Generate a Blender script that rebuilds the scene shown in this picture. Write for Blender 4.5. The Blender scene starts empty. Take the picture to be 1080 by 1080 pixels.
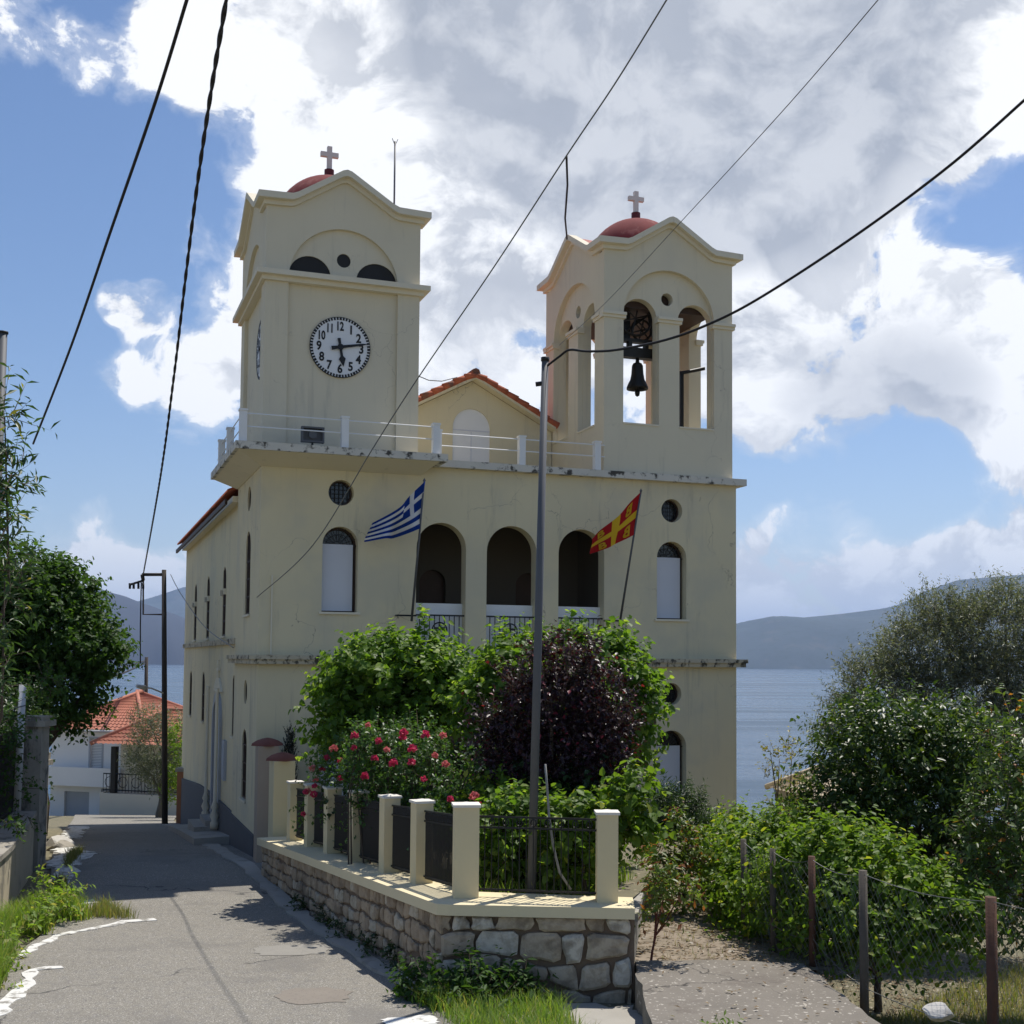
import bpy, bmesh, math, random
import numpy as np
from mathutils import Vector, Matrix
from mathutils.geometry import tessellate_polygon

PI = math.pi
S = bpy.context.scene
COL = S.collection

# ------------------------------------------------------------------ camera, sky, sun, exposure
F, CX, CY, ZE = 1300.0, 540.0, 625.0, 4.12
PITCH, ROLL = math.radians(3.19), 0.0085
_r = np.array([1, 0, 0.]); _u = np.array([0, -math.sin(PITCH), math.cos(PITCH)]); FW = np.array([0, math.cos(PITCH), math.sin(PITCH)])
RR = math.cos(ROLL) * _r + math.sin(ROLL) * _u
UU = -math.sin(ROLL) * _r + math.cos(ROLL) * _u
EYE = np.array([0, 0, ZE])

def ray(px, py):
    return FW + RR * (px - CX) / F + UU * (CY - py) / F
def at(px, py, Y):                      # world point seen at photo pixel, Y metres ahead
    d = ray(px, py); return Vector(EYE + d * (Y / d[1]))

cam = bpy.data.cameras.new('camera'); camo = bpy.data.objects.new('camera', cam); COL.objects.link(camo)
cam.sensor_width = 36; cam.lens = F * 36 / 1080; cam.shift_y = (CY - 540) / 1080
cam.clip_start = 0.1; cam.clip_end = 60000
camo.matrix_world = Matrix(((RR[0], UU[0], -FW[0], 0), (RR[1], UU[1], -FW[1], 0), (RR[2], UU[2], -FW[2], ZE), (0, 0, 0, 1)))
S.camera = camo

SUN_AZ, SUN_EL = math.radians(37), math.radians(65)
sun = bpy.data.lights.new('sun', 'SUN'); suno = bpy.data.objects.new('sun', sun); COL.objects.link(suno)
sun.energy = 4.8; sun.angle = math.radians(0.5); sun.color = (1.0, 0.95, 0.87)
SUNV = Vector((math.sin(SUN_AZ) * math.cos(SUN_EL), math.cos(SUN_AZ) * math.cos(SUN_EL), math.sin(SUN_EL)))
suno.rotation_euler = SUNV.to_track_quat('Z', 'Y').to_euler()
S.view_settings.view_transform = 'Standard'; S.view_settings.look = 'None'; S.view_settings.gamma = 1
S.view_settings.exposure = 0.17

class NT:
    """small helper for writing node trees"""
    def __init__(s, nt):
        s.nt = nt; s.nt.nodes.clear()
    def n(s, t, **k):
        nd = s.nt.nodes.new(t)
        for a, b in k.items():
            if hasattr(nd, a): setattr(nd, a, b)
        return nd
    def l(s, a, b): s.nt.links.new(a, b)
    def put(s, sock, v):
        if isinstance(v, bpy.types.NodeSocket): s.l(v, sock)
        else: sock.default_value = v
    def math(s, op, a, b=None, c=None, clamp=False):
        nd = s.n('ShaderNodeMath', operation=op, use_clamp=clamp)
        s.put(nd.inputs[0], a)
        if b is not None: s.put(nd.inputs[1], b)
        if c is not None: s.put(nd.inputs[2], c)
        return nd.outputs[0]
    def vm(s, op, a, b=None, scale=None):
        nd = s.n('ShaderNodeVectorMath', operation=op)
        s.put(nd.inputs[0], a)
        if b is not None: s.put(nd.inputs[1], b)
        if scale is not None: nd.inputs['Scale'].default_value = scale
        return nd.outputs['Value'] if op in ('DOT_PRODUCT', 'LENGTH', 'DISTANCE') else nd.outputs[0]
    def mr(s, v, a, b, c=0., d=1., smooth=True):
        nd = s.n('ShaderNodeMapRange', interpolation_type='SMOOTHSTEP' if smooth else 'LINEAR')
        s.put(nd.inputs['Value'], v)
        for k, q in zip(('From Min', 'From Max', 'To Min', 'To Max'), (a, b, c, d)): s.put(nd.inputs[k], q)
        return nd.outputs[0]
    def noise(s, vec, scale, detail=4., rough=.55, dist=0.):
        nd = s.n('ShaderNodeTexNoise')
        s.put(nd.inputs['Vector'], vec); nd.inputs['Scale'].default_value = scale
        nd.inputs['Detail'].default_value = detail; nd.inputs['Roughness'].default_value = rough; nd.inputs['Distortion'].default_value = dist
        return nd.outputs[0]
    def mix(s, f, a, b, blend='MIX'):
        nd = s.n('ShaderNodeMix', data_type='RGBA', blend_type=blend)
        s.put(nd.inputs[0], f)
        for i, v in ((6, a), (7, b)):
            if isinstance(v, tuple) and len(v) == 3: v = (*v, 1)
            s.put(nd.inputs[i], v)
        return nd.outputs[2]

def make_world():
    w = bpy.data.worlds.new('World'); S.world = w; w.use_nodes = True
    t = NT(w.node_tree)
    out = t.n('ShaderNodeOutputWorld')
    sky = t.n('ShaderNodeTexSky', sky_type='NISHITA')
    sky.sun_disc = False; sky.sun_elevation = SUN_EL; sky.sun_rotation = SUN_AZ
    sky.air_density = 1.0; sky.dust_density = 0.35; sky.ozone_density = 3.0; sky.altitude = 50
    d = t.n('ShaderNodeTexCoord').outputs['Generated']
    st = t.vm('MULTIPLY', d, (1., 1., 1.25))
    wv = t.n('ShaderNodeTexNoise'); t.l(st, wv.inputs['Vector']); wv.inputs['Scale'].default_value = 6.; wv.inputs['Detail'].default_value = 4.
    off = t.vm('SCALE', t.vm('SUBTRACT', wv.outputs['Color'], (.5, .5, .5)), scale=.10)
    st2 = t.vm('ADD', st, off)
    n1 = t.noise(st2, 6.5, 12., .60)
    big = t.noise(st, 3.0, 3., .5)
    # where the cloud banks stand and where their grey undersides are, as directions in the world: (x, y of the photo, radius in degrees, weight)
    banks = [(500, 50, 9, .34), (620, 50, 10, .40), (740, 70, 10, .40), (860, 50, 9, .36), (960, 40, 7, .28), (640, 160, 7, .30), (760, 165, 5, .20), (560, 160, 7, .26), (1040, 60, 4, .18), (940, 120, 4.5, .18),
             (300, 130, 6.5, .24), (400, 90, 7, .26), (360, 210, 7, .24), (240, 220, 4, .10), (460, 230, 7, .26), (560, 270, 6, .24), (680, 250, 6, .22), (740, 215, 4.5, .18), (320, 330, 6, .20), (500, 350, 7, .26), (250, 320, 3.5, .12), (580, 350, 5, .2), (430, 330, 6, .2),
             (850, 290, 5, .28), (850, 255, 3, .22), (830, 340, 4, .24), (880, 380, 5, .26), (1040, 300, 3, .2), (1000, 300, 3, .2), (960, 310, 4, .24), (910, 330, 6, .30), (990, 370, 6, .30), (1060, 390, 5, .26), (830, 380, 5, .24), (930, 420, 5, .26), (790, 330, 4, .2), (1040, 310, 3, .16), (800, 430, 3, .12),
             (180, 405, 2.6, .26), (120, 405, 1.6, .18), (235, 415, 2.4, .2), (140, 322, 1.5, .40), (165, 320, 1.1, .3), (120, 318, 1., .3), (75, 538, 1.7, .20), (105, 540, 1.2, .14), (40, 25, 2., .05), (160, 50, 2.6, .14), (220, 40, 3.0, .16), (70, 62, 1.6, .12), (40, 22, 1.4, .12), (160, 190, 1.4, .12), (10, 295, 1.6, .1),
             (60, 603, 1.8, .18), (120, 606, 1.8, .20), (170, 612, 1.6, .18), (10, 600, 2., .15), (95, 598, 1.0, .1),
             (820, 590, 3.0, .28), (880, 570, 2.8, .32), (850, 620, 4, .22), (950, 570, 3., .20), (960, 610, 3.5, .20), (1060, 595, 3.2, .24), (1040, 518, 2.4, .22), (1075, 515, 2.2, .2), (1000, 522, 1.6, .14), (900, 640, 5, .16), (800, 640, 3, .16),
             (-200, 300, 10, .15), (1300, 300, 12, .2), (1350, 500, 10, .15)]
    gaps = [(70, 230, 5, .16), (90, 110, 4, .10), (220, 140, 2.5, .14), (190, 260, 3, .18), (90, 470, 3, .2), (150, 370, 1.6, .12), (20, 400, 4, .2), (130, 550, 2, .1), (50, 350, 2.5, .1), (50, 460, 2.5, .16), (150, 490, 3, .2), (190, 180, 4, .10), (1020, 190, 2.6, .22), (945, 205, 2.2, .20), (1085, 215, 3, .2), (870, 212, 1.5, .12), (935, 255, 1.2, .06), (800, 500, 4, .22), (900, 510, 4, .24), (960, 490, 3, .14), (1000, 555, 2.5, .10), (300, 40, 2.5, .08), (1040, 500, 3.2, .26), (980, 500, 3., .2), (1075, 540, 1.6, .1), (560, 330, 1.8, .12), (390, 165, 1.6, .14), (470, 400, 1.5, .1), (720, 330, 2, .1), (800, 225, 1.5, .1), (260, 180, 2.5, .10), (210, 330, 2, .1), (385, 170, 1.6, .06), (700, 300, 3, .05), (230, 500, 4, .2), (200, 560, 3, .15)]
    greys = [(560, 20, 6, .55), (640, 50, 8, .85), (730, 80, 8, .85), (820, 80, 8, .75), (700, 20, 9, .6), (660, 150, 4, .30), (760, 160, 4.5, .45), (880, 60, 5, .35), (480, 340, 4, .25), (540, 380, 4, .3), (930, 430, 4.5, .5), (980, 410, 4, .3), (830, 420, 4, .35), (250, 430, 3, .15), (850, 610, 4, .25), (430, 30, 3, .15)]
    solid = [(600, 20, 11, .3), (740, 60, 11, .3), (860, 40, 8, .25), (640, 110, 8, .25), (480, 60, 7, .2)]
    def field(lst):
        acc = None
        for px, py, r, a in lst:
            c = Vector(ray(px, py)).normalized(); r = math.radians(r)
            m = t.mr(t.vm('DOT_PRODUCT', d, tuple(c)), math.cos(r * 1.3), math.cos(r * .25), 0., a)
            acc = m if acc is None else t.math('ADD', acc, m)
        return acc
    core = t.math('MINIMUM', field(solid), .5)
    gf = t.math('MINIMUM', field(greys), 1.)
    bank = t.math('ADD', t.math('SUBTRACT', t.math('MINIMUM', field(banks), .46), field(gaps)), core)
    # clouds thinned out of view, overhead and behind, to lower the skylight
    sz = t.n('ShaderNodeSeparateXYZ'); t.l(d, sz.inputs[0])
    bank = t.math('SUBTRACT', bank, t.math('ADD', t.mr(sz.outputs[2], .62, .85, 0., .35), t.mr(sz.outputs[1], .35, -.25, 0., .16)))
    nn = t.math('ADD', t.math('MULTIPLY', t.math('SUBTRACT', n1, .5), 2.1), t.math('MULTIPLY', t.math('SUBTRACT', big, .5), .35))
    dens = t.math('ADD', nn, bank)
    cov = t.mr(dens, .12, .24)
    veil = t.mr(dens, .00, .20, 0., .30)
    cov = t.math('MAXIMUM', cov, veil)
    n2 = t.noise(t.vm('ADD', st2, tuple(SUNV * .035)), 6.5, 12., .60)
    lit = t.mr(t.math('SUBTRACT', n1, n2), -.06, .06, 0., 1., False)
    n3 = t.noise(st2, 4.2, 6., .58)
    relief = t.math('MULTIPLY', t.math('SUBTRACT', .5, lit), t.mr(gf, 0., .8, 1.0, .34))
    grey = t.math('ADD', t.math('MINIMUM', t.math('MULTIPLY', gf, .74), .64), t.math('MULTIPLY', t.math('SUBTRACT', n3, .5), t.mr(gf, 0., .8, 1.0, .55)))
    grey = t.math('ADD', grey, t.math('MULTIPLY', t.math('SUBTRACT', t.mr(dens, .2, .7), .5), .22))
    grey = t.math('ADD', grey, relief)
    grey = t.math('SUBTRACT', grey, .02, clamp=True)
    ccol = t.mix(grey, (.98, .99, 1.0, 1), (.35, .385, .45, 1))
    sx = t.n('ShaderNodeSeparateXYZ'); t.l(d, sx.inputs[0])
    low = t.mr(sx.outputs[2], .0, .16, .62, 0.)
    ccol = t.mix(low, ccol, (.60, .67, .76, 1))
    hs = t.n('ShaderNodeHueSaturation'); hs.inputs['Saturation'].default_value = 1.12
    t.l(t.vm('SCALE', sky.outputs[0], scale=.105), hs.inputs['Color'])
    blue = t.vm('MULTIPLY', hs.outputs[0], (1.10, 1.0, 1.0))
    final = t.mix(t.math('MULTIPLY', cov, .97), blue, ccol)
    bg = t.n('ShaderNodeBackground')
    # sky and clouds are written at their final brightness, then brought to a strength of 0.1
    t.l(t.vm('SCALE', final, scale=10.), bg.inputs['Color']); bg.inputs['Strength'].default_value = 0.1
    t.l(bg.outputs[0], out.inputs[0])
make_world()

# ------------------------------------------------------------------ materials
MATS = {}
def newmat(name):
    m = bpy.data.materials.new(name); m.use_nodes = True
    t = NT(m.node_tree); o = t.n('ShaderNodeOutputMaterial'); MATS[name] = m
    return m, t, o

def mat(name, col, rough=.85, var=.12, scale=2.5, bump=.0, bscale=40., stain=None, speck=None, metal=0., spec=.35, crack=None, tint=None, streak=None, speck2=None):
    """stain=(colour, stretch z, scale, threshold)  speck=(colour, scale, threshold)"""
    m, t, o = newmat(name)
    p = t.n('ShaderNodeBsdfPrincipled')
    co = t.n('ShaderNodeTexCoord').outputs['Object']
    c = t.mix(t.noise(co, scale, 5., .6), tuple(x * (1 - var) for x in col), tuple(min(1, x * (1 + var)) for x in col))
    if tint:
        c = t.mix(t.mr(t.noise(co, tint[1], 4., .6), .48, .66, 0, tint[2]), c, tint[0])
    if speck:
        c = t.mix(t.mr(t.noise(co, speck[1], 2., .6), speck[2], speck[2] + .08), c, speck[0])
    if speck2:
        c = t.mix(t.mr(t.noise(t.vm('ADD', co, (7.3, 2.1, .4)), speck2[1], 2., .6), speck2[2], speck2[2] + .08), c, speck2[0])
    if streak:
        v = t.vm('MULTIPLY', co, (1, 1, streak[1]))
        c = t.mix(t.mr(t.noise(v, streak[2], 5., .7), streak[3], streak[3] + .18, 0, streak[4]), c, streak[0])
    if stain:
        v = t.vm('MULTIPLY', co, (1, 1, stain[1]))
        c = t.mix(t.mr(t.noise(v, stain[2], 7., .65), stain[3], stain[3] + .12, 0, stain[4] if len(stain) > 4 else .8), c, stain[0])
    if crack:
        vo = t.n('ShaderNodeTexVoronoi', feature='DISTANCE_TO_EDGE')
        wn = t.n('ShaderNodeTexNoise'); t.l(co, wn.inputs['Vector']); wn.inputs['Scale'].default_value = 1.5; wn.inputs['Detail'].default_value = 5
        vv = t.vm('ADD', co, t.vm('SCALE', wn.outputs['Color'], scale=1.2))
        t.l(vv, vo.inputs['Vector']); vo.inputs['Scale'].default_value = crack[1]
        c = t.mix(t.math('MULTIPLY', t.mr(vo.outputs['Distance'], .0, crack[2], 1., 0.), t.mr(t.noise(co, .5, 2.), .45, .6)), c, crack[0])
    t.l(c, p.inputs['Base Color'])
    p.inputs['Roughness'].default_value = rough; p.inputs['Metallic'].default_value = metal; p.inputs['Specular IOR Level'].default_value = spec
    if bump:
        b = t.n('ShaderNodeBump'); b.inputs['Strength'].default_value = min(1, bump); b.inputs['Distance'].default_value = .01
        t.l(t.noise(co, bscale, 4., .6), b.inputs['Height']); t.l(b.outputs[0], p.inputs['Normal'])
    t.l(p.outputs[0], o.inputs[0])
    return m

def stonemat(name, c1, c2, c3, grime):
    m, t, o = newmat(name); p = t.n('ShaderNodeBsdfPrincipled'); ri = t.n('ShaderNodeNewGeometry').outputs['Random Per Island']
    co = t.n('ShaderNodeTexCoord').outputs['Object']
    c = t.mix(ri, c1, c2); c = t.mix(t.mr(t.math('FRACT', t.math('MULTIPLY', ri, 7.7)), .72, .78), c, c3)
    c = t.mix(t.mr(t.noise(co, 9., 5., .65), .4, .65, 0., .45), c, grime)
    c = t.mix(t.mr(t.noise(co, 2.2, 5., .6), .52, .62, 0., .5), c, tuple(q * .6 for q in grime))
    t.l(c, p.inputs['Base Color']); p.inputs['Roughness'].default_value = .95; p.inputs['Specular IOR Level'].default_value = .25
    b = t.n('ShaderNodeBump'); b.inputs['Strength'].default_value = .9; b.inputs['Distance'].default_value = .015
    t.l(t.noise(co, 22., 5., .65), b.inputs['Height']); t.l(b.outputs[0], p.inputs['Normal']); t.l(p.outputs[0], o.inputs[0]); return m

def leafmat(name, c1, c2, c3=None, trans=.38, rough=.42, f3=.1, spec=.4, tm=(2.1, 2.1, .85, 1)):
    m, t, o = newmat(name)
    ri = t.n('ShaderNodeNewGeometry').outputs['Random Per Island']
    co = t.n('ShaderNodeTexCoord').outputs['Object']
    f = t.math('ADD', t.math('MULTIPLY', ri, .7), t.math('MULTIPLY', t.mr(t.noise(co, 1.1, 2.), .3, .7), .3))
    c = t.mix(f, c1, c2)
    if c3: c = t.mix(t.mr(t.math('FRACT', t.math('MULTIPLY', ri, 17.3)), 1 - f3, 1 - f3 + .01), c, c3)
    p = t.n('ShaderNodeBsdfPrincipled'); t.l(c, p.inputs['Base Color']); p.inputs['Roughness'].default_value = rough; p.inputs['Specular IOR Level'].default_value = spec
    tr = t.n('ShaderNodeBsdfTranslucent')
    t.l(t.mix(1., c, tm, 'MULTIPLY'), tr.inputs['Color'])
    mx = t.n('ShaderNodeMixShader'); mx.inputs[0].default_value = trans
    t.l(p.outputs[0], mx.inputs[1]); t.l(tr.outputs[0], mx.inputs[2]); t.l(mx.outputs[0], o.inputs[0])
    return m

CREAM = (.675, .592, .395)
M_cream = mat('cream_plaster', CREAM, .9, .07, .7, .35, 55., stain=((.34, .31, .24), .16, 1.6, .56, .48), tint=((.53, .49, .38), .45, .55), streak=((.30, .275, .22), .045, 4.5, .56, .34), crack=((.30, .26, .20), .42, .0035))
M_tower = mat('pale_cream_plaster', (.67, .605, .455), .9, .06, .9, .3, 55., stain=((.42, .39, .31), .18, 1.5, .60, .42), streak=((.36, .33, .27), .05, 4.5, .56, .30), tint=((.60, .55, .43), .5, .5), crack=((.36, .32, .26), .5, .003))
M_trim = mat('cream_trim', (.70, .64, .50), .85, .06, 2., .2, 60., stain=((.30, .27, .21), .35, 2.2, .62, .5))
M_slab = mat('weathered_slab', (.60, .57, .50), .9, .12, 2., .3, 50., stain=((.045, .042, .036), 1.1, 4.5, .515, .95))
M_course = mat('weathered_string_course', (.50, .44, .32), .9, .12, 2., .3, 50., stain=((.06, .055, .045), .9, 5.5, .485, .95))
M_white = mat('white_paint', (.76, .76, .75), .7, .05, 4.)
M_blind = mat('white_blind', (.60, .61, .66), .6, .05, 1.5)
M_plinth = mat('grey_plinth', (.095, .10, .11), .85, .15, 3., .3, 40.)
M_dark = mat('dark_infill', (.018, .016, .014), .6, .2, 2.)  # near-black for the eye boards and the added box behind them
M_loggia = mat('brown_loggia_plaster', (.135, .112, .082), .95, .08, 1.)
M_brown = mat('brown_timber', (.05, .028, .018), .6, .2, 6.)
M_door = mat('dark_wood_door', (.09, .05, .028), .55, .25, 5.)
M_iron = mat('black_iron', (.012, .012, .013), .45, .2, 8., metal=.3, spec=.5)
M_dome = mat('red_dome_paint', (.205, .044, .042), .95, .25, 3., .2, 30., stain=((.34, .14, .12), .6, 3., .54, .5))
M_roofpink = mat('faded_red_roof_paint', (.40, .15, .12), .85, .15, 3.)
M_darkred = mat('dark_red_paint', (.12, .018, .02), .6, .1, 5.)
M_cross = mat('white_stone', (.66, .62, .58), .8, .05, 5.)
M_tile = mat('terracotta_tiles', (.42, .115, .055), .85, .35, 3.5, .4, 50., speck=((.20, .09, .06), 1.7, .58))
M_tilefar = mat('terracotta_tiles_faded', (.40, .16, .105), .85, .25, 1.2, .2, 20.)
M_asphalt = mat('worn_asphalt', (.212, .196, .164), .95, .14, .8, .55, 120., stain=((.16, .15, .135), .5, .5, .52, .55), speck=((.46, .44, .40), 60., .57), speck2=((.085, .08, .072), 48., .60), crack=((.06, .058, .055), .16, .006), tint=((.17, .162, .15), 9., .6))
M_concrete = mat('rough_concrete', (.185, .165, .138), .95, .28, 1.6, .6, 45., stain=((.14, .12, .10), 1., 1.4, .52, .7), speck=((.40, .37, .32), 16., .60), crack=((.05, .045, .04), .5, .012))
M_patch = mat('road_patch_concrete', (.265, .25, .22), .95, .12, 3., .5, 90., speck=((.20, .185, .165), 30., .60))
M_patch2 = mat('road_patch_brown', (.225, .198, .165), .95, .14, 3., .5, 90., speck=((.16, .14, .12), 30., .60))
M_kerb = mat('whitewashed_kerb', (.64, .63, .59), .9, .12, 3., .3, 40., stain=((.215, .20, .17), 1., 6., .50, .92))
M_kerb2 = mat('grey_kerb_concrete', (.34, .32, .28), .95, .14, 2., .4, 40., stain=((.20, .185, .16), 1., 2.5, .55, .6))
M_soil = mat('dry_soil', (.15, .135, .085), .95, .25, 1.4, .6, 30., speck=((.34, .28, .20), 9., .60), stain=((.10, .10, .04), 1., .7, .55, .6))
M_pathsoil = mat('pale_trodden_soil', (.25, .205, .155), .95, .30, 1.8, .9, 40., speck=((.12, .095, .065), 9., .54), stain=((.36, .32, .26), 1., 4., .58, .6), tint=((.15, .125, .085), 1.3, .7))
M_stone = stonemat('tan_rubble_stone', (.46, .36, .25), (.31, .245, .175), (.50, .44, .34), (.22, .165, .115))
M_block = stonemat('pale_block_stone', (.50, .42, .315), (.36, .29, .21), (.58, .53, .44), (.20, .155, .11))
M_mortar = mat('brown_mortar', (.165, .12, .085), .95, .25, 5., .7, 30.)
M_coping = mat('cream_coping', (.68, .59, .385), .85, .06, 2., .2, 50., stain=((.33, .29, .20), 1., 2.6, .62, .5))
M_pillar = mat('cream_pillar_paint', (.69, .585, .36), .85, .06, 2., .25, 50., stain=((.40, .35, .24), .4, 2., .64, .4))
M_pillarcap = mat('pale_pillar_cap', (.72, .68, .60), .85, .06, 3.)
M_gatepillar = mat('dusty_pink_pillar', (.42, .33, .25), .9, .08, 2.)
M_tilecap = mat('brick_red_cap', (.20, .07, .05), .8, .2, 5.)
M_galv = mat('galvanised_steel', (.11, .115, .125), .65, .1, 4., metal=.25)
M_wood = mat('weathered_pole_timber', (.055, .045, .038), .9, .25, 4., .4, 20., stain=((.12, .10, .085), .1, 6., .55, .6))
M_cable = mat('black_cable', (.012, .011, .014), .6, .1, 5.)
M_wire = mat('grey_wire', (.16, .16, .16), .5, .1, 5., metal=.3)
M_bronze = mat('dark_bronze', (.035, .032, .028), .45, .3, 6., metal=.6)
M_rust = mat('rusted_steel', (.10, .050, .034), .9, .3, 9., .4, 40., stain=((.07, .05, .04), .3, 5., .5, .7))
M_greypost = mat('grey_timber_post', (.10, .085, .07), .9, .25, 9., .4, 40.)
M_rustpost = M_rust
M_netting = mat('galvanised_netting', (.17, .17, .165), .5, .1, 5., metal=.4)
M_bark = mat('bark', (.085, .065, .048), .95, .3, 6., .8, 25.)
M_olivebark = mat('grey_olive_bark', (.13, .115, .095), .95, .3, 6., .8, 25.)
M_clockwhite = mat('white_clock_enamel', (.74, .75, .76), .5, .04, 3.)
M_black = mat('black_paint', (.012, .012, .013), .5, .1, 5.)
M_oldplaster = mat('old_cream_plaster', (.46, .40, .29), .95, .15, 1.2, .5, 35., stain=((.17, .155, .13), .5, 2., .53, .8))
M_oldstone = mat('lichened_stone', (.33, .30, .25), .95, .25, 2., .6, 25., stain=((.07, .065, .055), .5, 3., .52, .8))
M_housewhite = mat('house_white_plaster', (.78, .78, .77), .9, .06, 1.)
M_housecream = mat('house_cream_plaster', (.60, .56, .46), .9, .06, 1.)
M_glass = mat('dark_window_glass', (.02, .022, .026), .15, .1, 2., spec=.6)
M_shutter = mat('grey_shutter', (.40, .42, .45), .7, .06, 2.)
M_stonetile = mat('pale_stone_tiles', (.50, .42, .30), .95, .25, 4., .5, 20.)
M_hose = mat("grey_hose", (.22, .22, .21), .6, .05, 5.)
M_lampgrey = mat('pale_lamp_housing', (.5, .5, .5), .5, .05, 5.)
M_rock = mat('white_limestone', (.50, .48, .44), .95, .25, 3., .8, 15., stain=((.16, .15, .13), 1., 3., .55, .6))
M_rose1 = leafmat('crimson_rose_petals', (.50, .022, .075, 1), (.62, .06, .15, 1), trans=.35, rough=.6, tm=(1.2, 1.2, 1.2, 1))
M_rose2 = leafmat('coral_rose_petals', (.62, .13, .13, 1), (.70, .25, .24, 1), trans=.3, rough=.6, tm=(1.1, 1.1, 1.1, 1))
L_mul = leafmat('mulberry_leaves', (.060, .125, .016, 1), (.130, .215, .028, 1), (.22, .30, .06, 1), trans=.48, f3=.12, spec=.3, rough=.5)
L_plum = leafmat('purple_leaves', (.014, .007, .010, 1), (.042, .011, .018, 1), (.20, .02, .035, 1), trans=.25, rough=.40, f3=.035, spec=.42)
L_rose = leafmat('rose_leaves', (.035, .085, .018, 1), (.085, .165, .035, 1), trans=.36)
L_vine = leafmat('vine_leaves', (.065, .125, .015, 1), (.14, .22, .028, 1), (.24, .27, .04, 1), trans=.46, f3=.08, spec=.28, rough=.5)
L_dark = leafmat('dark_shrub_leaves', (.018, .040, .014, 1), (.045, .085, .025, 1), trans=.3)
L_citrus = leafmat('citrus_leaves', (.024, .052, .009, 1), (.056, .10, .018, 1), (.14, .19, .03, 1), trans=.34, rough=.40, f3=.10, spec=.38)
L_olive = leafmat('olive_leaves', (.070, .088, .058, 1), (.140, .162, .115, 1), (.21, .225, .175, 1), trans=.28, f3=.16)
L_bigtree = leafmat('broad_tree_leaves', (.022, .058, .012, 1), (.062, .125, .022, 1), trans=.38, rough=.55, spec=.22)
L_oleander = leafmat('oleander_leaves', (.020, .050, .014, 1), (.055, .105, .028, 1), (.26, .24, .05, 1), trans=.30, f3=.03)
L_yellow = leafmat('yellowing_leaves', (.13, .13, .025, 1), (.28, .23, .05, 1), (.10, .14, .03, 1), trans=.4, f3=.3)
L_sapling = leafmat('fresh_sapling_leaves', (.06, .11, .02, 1), (.14, .18, .035, 1), (.20, .08, .03, 1), trans=.4, f3=.14)
L_autumn = leafmat('tree_leaves_with_orange', (.035, .075, .015, 1), (.10, .15, .03, 1), (.32, .13, .03, 1), trans=.36, f3=.025)
L_grass = leafmat('grass_blades', (.10, .18, .025, 1), (.20, .29, .05, 1), (.28, .27, .09, 1), trans=.42, rough=.6, f3=.15)
L_drygrass = leafmat('dry_grass_blades', (.14, .14, .045, 1), (.26, .23, .09, 1), (.12, .17, .04, 1), trans=.35, rough=.7, f3=.3)
L_cypress = leafmat('cypress_foliage', (.010, .014, .010, 1), (.024, .028, .018, 1), trans=.1)

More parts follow.
